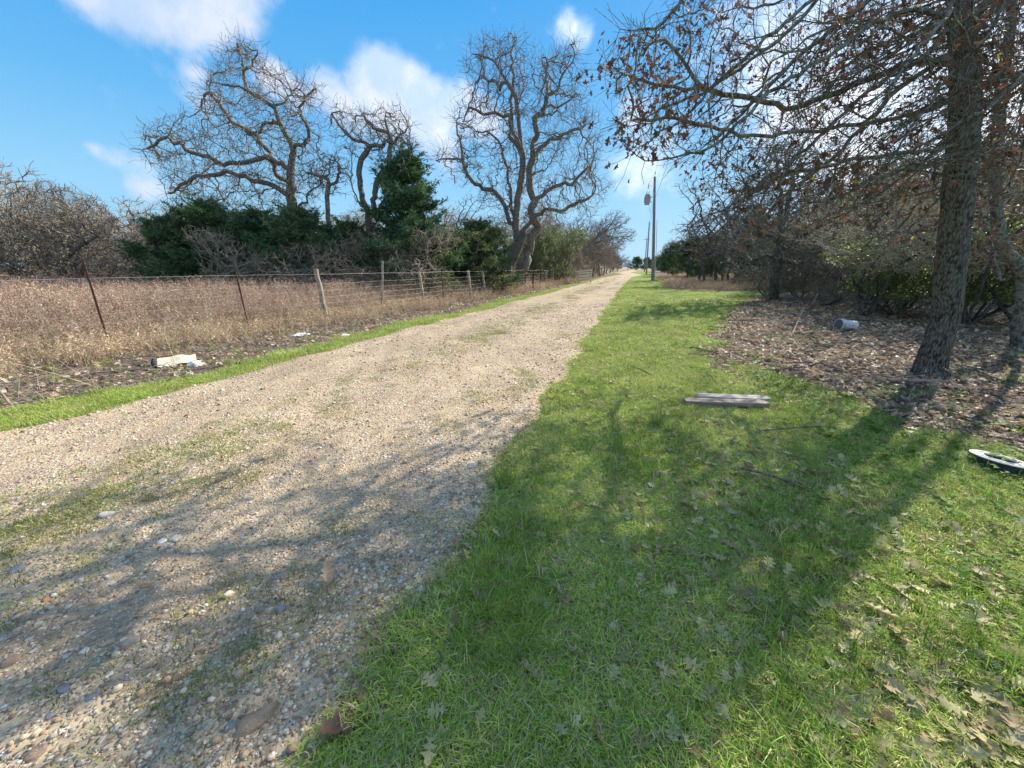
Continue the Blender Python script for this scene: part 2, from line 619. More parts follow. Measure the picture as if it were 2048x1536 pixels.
def scatter(name, lib, pos, rot, scl, rng, label, cat):
    ng, k = LIB[lib]
    n = len(pos)
    me = bpy.data.meshes.new(name)
    me.vertices.add(n); me.vertices.foreach_set('co', np.asarray(pos, np.float32).ravel())
    a = me.attributes.new('rot', 'FLOAT_VECTOR', 'POINT'); a.data.foreach_set('vector', np.asarray(rot, np.float32).ravel())
    scl = np.asarray(scl)
    if scl.ndim == 1: scl = np.stack([scl] * 3, -1)
    a = me.attributes.new('scl', 'FLOAT_VECTOR', 'POINT'); a.data.foreach_set('vector', scl.astype(np.float32).ravel())
    a = me.attributes.new('idx', 'INT', 'POINT'); a.data.foreach_set('value', rng.integers(0, k, n).astype(np.int32))
    o = link(name, me)
    md = o.modifiers.new('scatter', 'NODES'); md.node_group = ng
    tag(o, label, cat, kind='stuff')
    return o


def polar(rng, n, r0, r1, a0=-68, a1=68, p=1.0):
    """points ahead of the camera; areal density ~ r^-p"""
    q = 2 - p
    t = rng.random(n)
    r = (r0 ** q + t * (r1 ** q - r0 ** q)) ** (1 / q) if q > 1e-6 else r0 * (r1 / r0) ** t
    a = np.radians(rng.uniform(a0, a1, n)) - YAW
    return r * np.sin(a), r * np.cos(a), r


# ------------------------------------------------------------------ leaf shapes
def leaf_shape(rng, hi=True, w=1.0):
    if hi:
        st = [(0, .02), (.14, .06), (.24, .25), (.33, .08), (.46, .34), (.56, .10), (.70, .36), (.79, .12), (.90, .19), (1, .01)]
    else:
        st = [(0, .02), (.28, .26), (.38, .09), (.62, .36), (.74, .12), (1, .06)]
    curl = rng.uniform(-.6, 1.3); fold = rng.uniform(-.3, .8); tw = rng.uniform(-1.0, 1.0)
    V = []; F = []
    for i, (t, h) in enumerate(st):
        z = curl * .35 * (t - .5) ** 2 * 2
        jl = rng.uniform(.75, 1.2); jr = rng.uniform(.75, 1.2)
        off = rng.uniform(-.02, .05)
        V.append((0, t, z))
        V.append((-h * jl * w, t + off, z + fold * h * .8 + tw * h * (t - .5)))
        V.append((h * jr * w, t + rng.uniform(-.02, .05), z + fold * h * .8 - tw * h * (t - .5)))
    for i in range(len(st) - 1):
        a = 3 * i; b = a + 3
        F += [(a, b, b + 1), (a, b + 1, a + 1), (a, a + 2, b + 2), (a, b + 2, b)]
    V = np.array(V, float); V[:, 1] -= .45
    return V, np.array(F)


def mat_attr(name, trans=.3, rough=.7, hv=.25, spec=.25, tint=(1, 1, 1), sel=0.0):
    """colour from the mesh's own colour attribute, varied per copy"""
    m, nt, out = mat_new(name)
    at = nt.new('ShaderNodeAttribute', attribute_name='col')
    oi = nt.new('ShaderNodeObjectInfo')
    h = nt.new('ShaderNodeHueSaturation')
    nt.l.new(at.outputs['Color'], h.inputs['Color'])
    nt.set(h.inputs['Value'], nt.ramp(oi.outputs['Random'], 0, 1, 1 - hv, 1 + hv, False))
    r2 = nt.math('FRACT', nt.math('MULTIPLY', oi.outputs['Random'], 7.31))
    nt.set(h.inputs['Hue'], nt.ramp(r2, 0, 1, .485, .515, False))
    c = nt.mix(1.0, h.outputs[0], tint, 'MULTIPLY')
    finish(nt, out, c, rough, spec=spec, trans=trans)
    return m


def mat_leaf_dead(name='dead_leaf', cols=None):
    m, nt, out = mat_new(name)
    oi = nt.new('ShaderNodeObjectInfo')
    cr = nt.new('ShaderNodeValToRGB')
    el = cr.color_ramp.elements
    el[0].position = 0; el[0].color = (.13, .075, .05, 1)
    el[1].position = 1; el[1].color = (.84, .76, .60, 1)
    for p, c in ((.25, (.34, .235, .15, 1)), (.5, (.45, .36, .23, 1)), (.72, (.66, .55, .40, 1)), (.86, (.34, .17, .09, 1))):
        e = el.new(p); e.color = c
    if cols:
        for e, c in zip(el, cols): e.color = (*c, 1)
    nt.l.new(oi.outputs['Random'], cr.inputs[0])
    g = nt.new('ShaderNodeTexCoord').outputs['Object']
    n = nt.noise(g, 9, 3, .6)
    c = nt.mix(nt.ramp(n, .4, .7, 0, .5), cr.outputs[0], (.16, .11, .08))
    finish(nt, out, c, .6, spec=.28, trans=.3)
    return m


M_GRASS = mat_attr('grass_blade', .38, .7, .3, .12)
M_DEAD = mat_leaf_dead()
M_DEADL = mat_leaf_dead('bleached_leaf', [(.22, .17, .075), (.36, .32, .14), (.50, .46, .21), (.60, .56, .28), (.36, .22, .10), (.74, .72, .42)])
M_WEED = mat_attr('dry_weed', .2, .85, .28, .1)
M_CONIFER = mat_attr('juniper_foliage', .12, .8, .0, .12)
M_GREENLEAF = mat_attr('evergreen_leaf', .5, .5, .0, .4)
M_RUST = mat_attr('russet_leaf', .30, .6, .0, .25)


def grass_patch(rng, n, rad, h0, h1, wid, base, tip, dryp=.12, flat=.6):
    V = []; F = []; C = []
    for i in range(n):
        a = rng.uniform(0, 2 * PI); r = rad * math.sqrt(rng.random())
        x, y = r * math.cos(a), r * math.sin(a)
        h = rng.uniform(h0, h1); b = rng.uniform(0, 2 * PI); ln = rng.uniform(.2, 1) * flat * h * 1.6
        dx, dy = math.cos(b) * ln, math.sin(b) * ln
        wx, wy = -math.sin(b) * wid, math.cos(b) * wid
        k = len(V)
        V += [(x - wx, y - wy, -.01), (x + wx, y + wy, -.01), (x + dx * .35 - wx * .8, y + dy * .35 - wy * .8, h * .65), (x + dx * .35 + wx * .8, y + dy * .35 + wy * .8, h * .65),
              (x + dx, y + dy, h * rng.uniform(.65, 1.0))]
        F += [(k, k + 1, k + 3), (k, k + 3, k + 2), (k + 2, k + 3, k + 4)]
        d = rng.random() < dryp
        t = rng.uniform(.7, 1.3)
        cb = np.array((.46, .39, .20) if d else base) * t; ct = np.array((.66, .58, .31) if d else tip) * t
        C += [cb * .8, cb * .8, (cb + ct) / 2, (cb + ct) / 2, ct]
    return mesh_np('grass_clump', np.array(V), np.array(F), np.clip(np.array(C), 0, 1))


rng = np.random.default_rng(7)
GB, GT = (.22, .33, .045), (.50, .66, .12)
ms = []
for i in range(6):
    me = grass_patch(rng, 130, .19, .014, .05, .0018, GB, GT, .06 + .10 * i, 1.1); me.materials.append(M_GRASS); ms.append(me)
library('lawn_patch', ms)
ms = []
for i in range(5):
    me = grass_patch(rng, 22, .06, .03, .13, .0019, GB, (.26, .40, .075), .12, .8); me.materials.append(M_GRASS); ms.append(me)
library('grass_tuft', ms)
ms = []
for i in range(5):
    me = grass_patch(rng, 100, .15, .006, .026, .0019, (.15, .20, .035), (.36, .42, .10), .25, 1.6); me.materials.append(M_GRASS); ms.append(me)
library('road_grass', ms)
ms = []
for i in range(9):
    v, f = leaf_shape(rng); me = mesh_np('leaf', v, f); me.materials.append(M_DEAD); ms.append(me)
library('dead_leaf', ms)
LEAF_MESHES = ms
ms = []
for me in LEAF_MESHES:
    m2 = me.copy(); m2.materials.clear(); m2.materials.append(M_DEADL); ms.append(m2)
library('lawn_leaf', ms)
LAWN_LEAF = ms

# broad-leaved seedlings
ms = []
for i in range(4):
    V = []; F = []; C = []
    for j in range(11):
        a = rng.uniform(0, 2 * PI); L = rng.uniform(.02, .05); w = L * .3; r0 = rng.uniform(.0, .04); z = rng.uniform(.015, .05)
        d = np.array([math.cos(a), math.sin(a), 0]); s_ = np.array([-d[1], d[0], 0]); k = len(V)
        p = d * r0 + np.array([0, 0, z])
        V += [p, p + d * L * .5 + s_ * w + [0, 0, .006], p + d * L, p + d * L * .5 - s_ * w + [0, 0, .006]]
        F += [(k, k + 1, k + 2), (k, k + 2, k + 3)]; C += [np.array((.16, .27, .05)) * rng.uniform(.7, 1.4)] * 4
    me = mesh_np('seedling', np.array(V), np.array(F), np.array(C)); me.materials.append(M_GRASS); ms.append(me)
library('seedling', ms)


# ------------------------------------------------------------------ lawn
def zat(x, y): return far_flat(x, y)


rng = np.random.default_rng(11)
PX = []; PY = []; SX = []
for (n, r0, r1, s) in ((11000, .7, 7, 1.0), (6500, 7, 16, 1.35), (6500, 16, 48, 2.0), (2500, 48, 110, 3.2)):
    x, y, r = polar(rng, n * 2, r0, r1, -72, 72, .8)
    lawn, li, dr, strip, verge, field = zones(x, y)
    k = lawn & (road_in(x, y) < -.02) & (rng.random(len(x)) < (.85 if n < 9000 else .8))
    PX.append(x[k]); PY.append(y[k]); SX.append(np.full(k.sum(), s))
x = np.concatenate(PX); y = np.concatenate(PY); s = np.concatenate(SX)
n = len(x)
thin = .55 + .45 * np.sin(1.7 * x + .8 * y) * np.sin(1.1 * y - .6 * x)
keep = rng.random(n) < np.clip(thin + .55, 0, 1)
x, y, s = x[keep], y[keep], s[keep]; n = len(x)
left = x < road_mid(y)
sz = rng.uniform(.65, 1.15, n) * np.where(left, 1.25, 1.0) * (.8 + .5 * np.clip(np.sin(2.1 * x + .5) * np.sin(1.4 * y + 1), -.4, 1))
scl = np.stack([s, s, s ** .5 * sz], -1)
scatter('grass', 'lawn_patch', np.stack([x, y, zat(x, y)], -1), np.stack([rng.normal(0, .06, n), rng.normal(0, .06, n), rng.uniform(0, 6.28, n)], -1), scl, rng,
        'short green grass lawn beside the gravel road with a narrow strip along its far side', 'grass')
# taller tufts
x, y, r = polar(rng, 26000, 1.0, 40, -72, 72, 1.3)
lawn, li, dr, strip, verge, field = zones(x, y)
patch = np.sin(2.9 * x + 1) * np.sin(2.3 * y + .7) + .5 * np.sin(6.1 * x - 2 * y)
k = (lawn & (patch > .25) & (road_in(x, y) < -.02)) | (li & (rng.random(len(x)) < .05) & (patch > -.1)) | (verge & (rng.random(len(x)) < .25))
x, y = x[k], y[k]; n = len(x)
scatter('grass_tufts', 'grass_tuft', np.stack([x, y, zat(x, y)], -1), np.stack([rng.normal(0, .1, n), rng.normal(0, .1, n), rng.uniform(0, 6.28, n)], -1),
        rng.uniform(.5, 1.15, n), rng, 'taller green grass tufts standing out of the lawn and the leaf litter', 'grass')
# grass in the road
x, y, r = polar(rng, 60000, 1.1, 60, -72, 72, 1.0)
k = (road_in(x, y) > -.1) & (rng.random(len(x)) < (median(x, y) - .06) * 1.1 * (1 + .5 * np.sin(7 * x + 1) * np.sin(5.3 * y)) + .03)
x, y, r = x[k], y[k], r[k]; n = len(x)
s = rng.uniform(.5, 1.1, n) * np.clip((r / 6) ** .5, 1, 2.2)
scatter('road_grass', 'road_grass', np.stack([x, y, road_z(x, y)], -1), np.stack([rng.normal(0, .05, n), rng.normal(0, .05, n), rng.uniform(0, 6.28, n)], -1),
        np.stack([s, s, rng.uniform(.6, 1.2, n)], -1), rng, 'sparse flattened grass growing between the stones of the gravel road', 'grass')
# seedlings
x, y, r = polar(rng, 16000, 1.5, 14, 0, 72, 1.0)
lawn, li, dr, strip, verge, field = zones(x, y)
patch = np.sin(1.9 * x + 2) * np.sin(1.6 * y + .2)
k = (li & (patch > .2) & (rng.random(len(x)) < .14)) | (lawn & (x > 1.6) & (rng.random(len(x)) < .3) & (road_in(x, y) < 0))
x, y = x[k], y[k]; n = len(x)
scatter('seedlings', 'seedling', np.stack([x, y, zat(x, y)], -1), np.stack([rng.normal(0, .1, n), rng.normal(0, .1, n), rng.uniform(0, 6.28, n)], -1),
        rng.uniform(.6, 1.5, n), rng, 'small broad-leaved green weeds sprouting through the leaf litter', 'weeds')


# ------------------------------------------------------------------ fallen leaves
def leaf_rot(n, tilt=.35):
    return np.stack([rng.normal(0, tilt, n), rng.normal(0, tilt, n), rng.uniform(0, 6.28, n)], -1)


rng = np.random.default_rng(23)
x, y, r = polar(rng, 78000, 1.0, 22, -45, 75, .8)
lawn, li, dr, strip, verge, field = zones(x, y)
oak_d = np.hypot(x - 5.0, y - 3.5)
pl = .03 + .13 * np.clip(1 - (oak_d - 1.0) / 5.5, 0, 1) ** 1.2
pl = pl * (.5 + 1.0 * np.clip(np.sin(2.4 * x + y) * np.sin(1.9 * y - x) + .4, 0, 1.3))
pl = pl + .45 * np.clip(1 - r / 4.5, 0, 1) * np.clip((x - .1) / 1.0, 0, 1) + .05
k = (lawn & ~strip & (x > -1) & (rng.random(len(x)) < pl * 1.5) & (road_in(x, y) < .1)) | (li & (rng.random(len(x)) < .85)) | (dr & (rng.random(len(x)) < .2))
x, y, r = x[k], y[k], r[k]; n = len(x)
lf = zones(x, y)[0]
L = np.where(lf, rng.uniform(.03, .10, n), rng.uniform(.06, .12, n)) * np.clip((r / 8) ** .5, 1, 1.6)
for (nm, lib, m_, lab) in (('fallen_leaves', 'dead_leaf', ~lf, 'fallen brown oak leaves carpeting the ground under the oaks'), ('lawn_leaves', 'lawn_leaf', lf, 'bleached yellowish oak leaves strewn over the lawn')):
    q = int(m_.sum())
    scatter(nm, lib, np.stack([x, y, zat(x, y) + np.where(lf, .020, .010) + rng.uniform(0, .016, n)], -1)[m_], leaf_rot(q, .45), np.stack([L * rng.uniform(.6, 1.1, n), L, L], -1)[m_], rng, lab, 'fallen leaves')
# verge by the fence
x, y, r = polar(rng, 60000, 3.0, 40, -75, 10, .9)
lawn, li, dr, strip, verge, field = zones(x, y)
k = verge & (rng.random(len(x)) < .75)
x, y, r = x[k], y[k], r[k]; n = len(x)
scatter('verge_leaves', 'dead_leaf', np.stack([x, y, zat(x, y) + .012 + rng.uniform(0, .03, n)], -1), leaf_rot(n, .5), rng.uniform(.05, .1, n) * np.clip((r / 8) ** .5, 1, 1.7), rng,
        'dry leaves lying in the rough verge between road and wire fence', 'fallen leaves')

# the largest fallen leaves, each its own thing
rng = np.random.default_rng(5)
cnt = 0
tries = 0
while cnt < 170 and tries < 6000:
    tries += 1
    u, v = 760 + 1280 * rng.random() ** .6, 960 + 570 * rng.random() ** .5
    g = G(u, v)
    if road_in(g[0], g[1]) > -.05 or litter(np.array([g[0]]), np.array([g[1]]))[0]: continue
    if rng.random() > (.25 + .75 * (u - 760) / 1290): continue
    o = link('fallen_oak_leaf', LAWN_LEAF[int(rng.integers(9))])
    o.location = (g[0], g[1], float(zat(g[0], g[1])) + .030 + rng.uniform(0, .014))
    s = rng.uniform(.05, .10); o.scale = (s, s * rng.uniform(.9, 1.2), s)
    o.rotation_euler = (rng.normal(0, .3), rng.normal(0, .3), rng.uniform(0, 6.28))
    tag(o, 'large tan lobed oak leaf fallen on the near part of the lawn', 'leaf', 'large oak leaves on the near lawn')
    cnt += 1
for (u, v, s, a) in ((700, 1462, .16, 2.3), (655, 1165, .12, .8), (870, 1110, .08, 2.0)):
    g = G(u, v)
    o = link('fallen_oak_leaf', LEAF_MESHES[int(rng.integers(9))])
    o.location = (g[0], g[1], float(road_z(g[0], g[1])) + .03); o.scale = (s, s, s); o.rotation_euler = (.2, .35, a)
    tag(o, {700: 'curled orange-tan oak leaf at the very edge of gravel and grass', 655: 'brown oak leaf lying alone on the shaded gravel',
            870: 'small reddish leaf on the gravel close to the grass edge'}[u], 'leaf')

# ------------------------------------------------------------------ stones
def pebble_mesh(rng, sub=1, flat=.6, rough=.18):
    bm = bmesh.new(); bmesh.ops.create_icosphere(bm, subdivisions=sub, radius=.5)
    off = Vector(rng.uniform(-9, 9, 3)); ax = rng.uniform(.7, 1.25)
    for v in bm.verts:
        k = 1 + rough * 2 * noise.noise(v.co * 2.6 + off)
        v.co = Vector((v.co.x * ax * k, v.co.y * k / ax, v.co.z * flat * k))
    me = bpy.data.meshes.new('pebble'); bm.to_mesh(me); bm.free()
    me.polygons.foreach_set('use_smooth', [True] * len(me.polygons))
    return me


def mat_stone():
    m, nt, out = mat_new('stone')
    oi = nt.new('ShaderNodeObjectInfo')
    cr = nt.new('ShaderNodeValToRGB'); el = cr.color_ramp.elements
    el[0].position = 0; el[0].color = (.22, .15, .10, 1)
    el[1].position = 1; el[1].color = (.86, .79, .66, 1)
    for p, c in ((.2, (.37, .27, .18, 1)), (.4, (.52, .41, .27, 1)), (.55, (.45, .27, .18, 1)), (.65, (.60, .49, .34, 1)), (.85, (.74, .62, .45, 1))):
        e = el.new(p); e.color = c
    nt.l.new(oi.outputs['Random'], cr.inputs[0])
    g = nt.new('ShaderNodeTexCoord').outputs['Object']
    n = nt.noise(g, 3.5, 5, .7)
    c = nt.mix(nt.ramp(n, .42, .68, 0, .55), cr.outputs[0], (.24, .17, .12))
    finish(nt, out, c, .85, n, .4, .05, .2)
    return m


M_STONE = mat_stone()
rng = np.random.default_rng(31)
ms = []
for i in range(7):
    me = pebble_mesh(rng, 1, rng.uniform(.45, .75)); me.materials.append(M_STONE); ms.append(me)
library('pebble', ms)
x, y, r = polar(rng, 105000, .9, 16, -75, 40, 1.35)
ri = road_in(x, y)
track = np.exp(-((np.abs(x - road_mid(y)) - 1.1) / .5) ** 2)
k = (ri > -.12) & (rng.random(len(x)) < (.8 + .3 * np.sin(3 * x) * np.sin(2 * y)) * (1 - .5 * track))
x, y, r = x[k], y[k], r[k]; n = len(x)
s = np.exp(rng.normal(math.log(.0088), .5, n)) * np.clip((r / 3.5) ** .55, .95, 2.2)
s = np.clip(s, .004, .05)
scatter('gravel', 'pebble', np.stack([x, y, road_z(x, y) + s * .12], -1), np.stack([rng.normal(0, .3, n), rng.normal(0, .3, n), rng.uniform(0, 6.28, n)], -1), s, rng,
        'loose tan and white gravel covering the road surface', 'gravel')
print('gravel', n)
# stones large enough to be picked out
STONES = [(222, 1042, 32, 'pale'), (505, 1445, 70, 'long brown'), (1010, 1027, 30, 'pale grey'), (915, 1088, 28, 'pinkish'), (843, 1180, 20, 'white'), (262, 1283, 34, 'tan'), (215, 1288, 26, 'tan'),
          (495, 905, 18, 'pale'), (945, 940, 20, 'white'), (170, 1303, 20, 'white'), (130, 1378, 28, 'grey'), (182, 1392, 24, 'grey'), (375, 1363, 20, 'white'), (100, 1430, 22, 'grey'), (463, 1450, 26, 'grey'),
          (492, 1113, 26, 'tan'), (560, 1215, 26, 'grey'), (22, 1325, 40, 'brown'), (70, 1505, 42, 'reddish brown'), (365, 1350, 36, 'brown'), (238, 1403, 20, 'tan'), (742, 1392, 16, 'cream'),
          (97, 1204, 20, 'orange'), (145, 1240, 24, 'tan'), (160, 1165, 22, 'grey'), (350, 1080, 28, 'pale'), (130, 1103, 22, 'yellow'), (755, 1328, 10, 'white'), (40, 1145, 30, 'grey'), (750, 1420, 14, 'white'),
          (190, 985, 18, 'tan'), (90, 1031, 18, 'tan'), (325, 1085, 22, 'white'), (290, 1175, 18, 'orange'), (670, 1480, 14, 'cream'), (500, 1000, 16, 'grey'), (865, 1075, 14, 'pale')]
WHERE = {}
stone_col = {'pale': (.55, .49, .40), 'white': (.74, .70, .64), 'grey': (.34, .32, .31), 'tan': (.50, .39, .28), 'cream': (.68, .6, .48), 'brown': (.33, .23, .16), 'long brown': (.38, .27, .18),
             'orange': (.52, .27, .15), 'yellow': (.56, .43, .24), 'pinkish': (.42, .24, .18), 'pale grey': (.42, .37, .36), 'reddish brown': (.36, .25, .18)}
place_words = ['beside the road centre line of grass', 'in the near wheel track', 'by the lawn edge']
SM = {}
for kcol, c in stone_col.items():
    m, nt, out = mat_new('stone_' + kcol.replace(' ', '_'))
    g = nt.new('ShaderNodeTexCoord').outputs['Object']
    n1 = nt.noise(g, 3, 5, .7); n2 = nt.noise(g, 12, 4, .7)
    cc = nt.mix(nt.ramp(n1, .4, .7, 0, .6), c, tuple(q * .55 for q in c))
    cc = nt.mix(nt.ramp(n2, .55, .75, 0, .5), cc, (.62, .56, .48))
    finish(nt, out, cc, .85, n2, .5, .05, .2)
    SM[kcol] = m
st_sorted = sorted(STONES, key=lambda t: -t[1])
seen = {}
for (u, v, w, kc) in st_sorted:
    g = G(u, v)
    depth = CAM_H / -(cam_dir(u, v)[2])
    s = w / FPX * depth * .85
    me = pebble_mesh(rng, 3, .5 if s < .1 else .38, .2)
    o = link('stone', me, SM[kc])
    el_ = 1.6 if 'long' in kc else 1.25
    o.scale = (s * el_ * .8, s * .8, s * .8)
    o.location = (g[0], g[1], float(road_z(g[0], g[1])) - s * .02)
    o.rotation_euler = (rng.normal(0, .12), rng.normal(0, .12), (1.0 if 'long' in kc else rng.uniform(0, 3.1)))
    seen.setdefault(kc, []).append((u, v, o))
ordn = ['nearest', 'second nearest', 'third nearest', 'fourth nearest', 'fifth nearest', 'sixth nearest', 'seventh nearest', 'eighth nearest']
for kc, lst in seen.items():
    for i, (u, v, o) in enumerate(lst):
        side = 'near the lawn edge' if u > 600 else ('towards the left of the road' if u < 200 else 'in the middle of the road')
        if len(lst) == 1: lab = '%s stone lying on the gravel %s' % (kc, side)
        else: lab = '%s of the larger %s stones on the gravel, %s' % (ordn[i], kc, side)
        tag(o, lab, 'stone', 'larger stones lying on the gravel road')

# ------------------------------------------------------------------ dry weeds
def weed_mesh(rng, ns, rad, h0, h1, c0, c1, leafy=7, rstem=.0028, spread=.35):
    V = []; F = []; C = []

    def stick(p, q, r0, r1, c):
        k = len(V)
        d = q - p; d = d / (np.linalg.norm(d) + 1e-9)
        a = np.cross(d, [0.3, .9, .1]); a /= np.linalg.norm(a) + 1e-9; b = np.cross(d, a)
        for (pt, r) in ((p, r0), (q, r1)):
            for t in (0, 2.09, 4.19):
                V.append(pt + r * (math.cos(t) * a + math.sin(t) * b)); C.append(c)
        for j in range(3):
            j2 = (j + 1) % 3
            F.append((k + j, k + j2, k + 3 + j2)); F.append((k + j, k + 3 + j2, k + 3 + j))
    for i in range(ns):
        a = rng.uniform(0, 2 * PI); r = rad * math.sqrt(rng.random())
        p = np.array([r * math.cos(a), r * math.sin(a), -.02]); h = rng.uniform(h0, h1)
        lean = rng.normal(0, spread, 2) * .5
        c = np.array(c0) * (1 - (t := rng.random())) + np.array(c1) * t
        c = c * rng.uniform(.6, 1.35)
        nseg = 4
        for sgm in range(nseg):
            q = p + np.array([lean[0] * h / nseg + rng.normal(0, .012), lean[1] * h / nseg + rng.normal(0, .012), h / nseg])
            stick(p, q, rstem * (1 - .2 * sgm), rstem * (1 - .2 * (sgm + 1)), c)
            lean = lean * 1.15
            if sgm >= 1:
                for _ in range(2):
                    b = rng.uniform(0, 2 * PI); L = rng.uniform(.05, .16)
                    e = q + np.array([math.cos(b) * L * .6, math.sin(b) * L * .6, L * rng.uniform(.3, .9)])
                    stick(q, e, rstem * .5, rstem * .3, c)
                    for _ in range(leafy // 3):
                        k = len(V); w = rng.uniform(.008, .019); o = e + rng.normal(0, .016, 3); dd = rng.normal(0, 1, 3); dd /= np.linalg.norm(dd)
                        ee = np.cross(dd, rng.normal(0, 1, 3)); ee /= np.linalg.norm(ee) + 1e-6
                        V.extend([o - dd * w, o + ee * w * .7, o + dd * w]); C.extend([c * rng.uniform(.5, 1.6)] * 3)
                        F.append((k, k + 1, k + 2))
            p = q
        for _ in range(leafy):
            k = len(V); w = rng.uniform(.008, .022); o = p + np.array([rng.normal(0, .02), rng.normal(0, .02), rng.uniform(-.10, .02)]); dd = rng.normal(0, 1, 3); dd /= np.linalg.norm(dd)
            ee = np.cross(dd, rng.normal(0, 1, 3)); ee /= np.linalg.norm(ee) + 1e-6
            V.extend([o - dd * w, o + ee * w * .7, o + dd * w]); C.extend([c * rng.uniform(.5, 1.6)] * 3)
            F.append((k, k + 1, k + 2))
    me = mesh_np('weed_clump', np.array(V), np.array(F), np.clip(np.array(C), 0, 1))
    me.materials.append(M_WEED)
    return me


rng = np.random.default_rng(41)
library('tall_weed', [weed_mesh(rng, 13, .34, .62, 1.0, (.30, .20, .15), (.51, .385, .28), 8) for i in range(6)])
library('low_weed', [weed_mesh(rng, 12, .22, .10, .38, (.42, .30, .20), (.66, .52, .34), 5, .002, .8) for i in range(5)])
library('arch_weed', [weed_mesh(rng, 2, .1, .6, 1.05, (.50, .40, .29), (.66, .56, .41), 2, .0032, .8) for i in range(5)])

x, y, r = polar(rng, 42000, 6, 48, -78, 8, .9)
lawn, li, dr, strip, verge, field = zones(x, y)
k = field & (x > -46) & (y < 34) & (rng.random(len(x)) < .36 + .16 * np.sin(.9 * x + .5 * y) * np.sin(1.3 * y - .4 * x))
x, y, r = x[k], y[k], r[k]; n = len(x)
edge = np.clip((fence_x(y) - .4 - x) / 1.6, 0, 1)
s = rng.uniform(.75, 1.12, n) * (.5 + .5 * edge) * (1 + .12 * np.sin(1.7 * x + y) * np.sin(1.3 * y))
wd = np.clip((r / 12) ** .5, 1, 1.8)
print('weeds', n)
scatter('dry_weeds', 'tall_weed', np.stack([x, y, zat(x, y)], -1), np.stack([rng.normal(0, .05, n), rng.normal(0, .05, n), rng.uniform(0, 6.28, n)], -1),
        np.stack([wd, wd, s], -1), rng, 'tall reddish brown dead weeds filling the field behind the wire fence', 'weeds')
x, y, r = polar(rng, 30000, 3.5, 60, -78, 72, .9)
lawn, li, dr, strip, verge, field = zones(x, y)
k = (verge & (x < fence_x(y) + 1.6 - .5) & (rng.random(len(x)) < .8)) | (field & (x > fence_x(y) - 2.6)) | (dr & (rng.random(len(x)) < .8)) | (li & (rng.random(len(x)) < .008))
k &= r < 60
x, y, r = x[k], y[k], r[k]; n = len(x)
wd = np.clip((r / 10) ** .5, 1, 2)
dz = zones(x, y)[2]
scatter('low_dry_weeds', 'low_weed', np.stack([x, y, zat(x, y)], -1), np.stack([rng.normal(0, .1, n), rng.normal(0, .1, n), rng.uniform(0, 6.28, n)], -1),
        np.stack([wd, wd, rng.uniform(.6, 1.2, n) * np.where(dz, 1.3, 1)], -1), rng, 'low dry straw-coloured weeds along the fence line and the edge of the woods', 'weeds')
x, y, r = polar(rng, 4200, 3.5, 26, -78, -5, 1.0)
k = (x < left_edge(y) - strip_w(y) - .1) & (x > fence_x(y) - 4) & ((x < fence_x(y) + .8) | (rng.random(len(x)) < .4))
x, y = x[k], y[k]; n = len(x)
scatter('arching_weeds', 'arch_weed', np.stack([x, y, zat(x, y)], -1), np.stack([rng.normal(0, .3, n), rng.normal(0, .3, n), rng.uniform(0, 6.28, n)], -1),
        rng.uniform(.5, 1.1, n), rng, 'long bare dead stalks arching over the verge in front of the fence', 'weeds')

# ------------------------------------------------------------------ bark
def mat_bark(name, dark, light, lich=(0, 0, 0), lamt=0.0, scale=1.0, bump=.03):
    m, nt, out = mat_new(name)
    g = nt.new('ShaderNodeTexCoord').outputs['Object']
    mp = nt.new('ShaderNodeMapping'); mp.inputs['Scale'].default_value = (1, 1, .28)
    nt.l.new(g, mp.inputs[0])
    n1 = nt.noise(mp.outputs[0], 26 * scale, 5, .7); n2 = nt.noise(g, 1.6, 4, .6); n3 = nt.noise(g, 12, 4, .6)
    v = nt.voro(mp.outputs[0], 34 * scale, 'Distance')
    h = nt.math('ADD', n1, nt.math('MULTIPLY', v, .8))
    c = nt.mix(nt.ramp(h, .55, 1.15), light, dark)
    if lamt:
        lm = nt.math('MULTIPLY', nt.ramp(nt.math('ADD', n3, nt.math('MULTIPLY', n2, .4)), .62, .78), lamt)
        c = nt.mix(lm, c, lich)
    finish(nt, out, c, .92, nt.math('MULTIPLY', h, -1.0), .9, bump, .12)
    return m


M_BARK = mat_bark('oak_bark', (.095, .082, .068), (.35, .315, .265))
M_TWIG = mat_bark('twig_bark', (.125, .108, .09), (.285, .25, .21))
M_TWIGP = mat_bark('pale_twig_bark', (.27, .225, .17), (.52, .44, .335))
M_BARKN = mat_bark('furrowed_bark', (.035, .03, .027), (.22, .19, .165), (.24, .27, .23), .25, 1.7)
M_LICH = mat_bark('lichened_bark', (.08, .072, .062), (.22, .195, .165), (.30, .34, .31), .5)
M_DARKTW = mat_bark('dark_twig', (.085, .07, .055), (.235, .20, .16), (.38, .42, .36), .35)
M_BRUSHTW = mat_bark('brush_twig', (.26, .22, .155), (.58, .50, .38), (.50, .52, .38), .5)


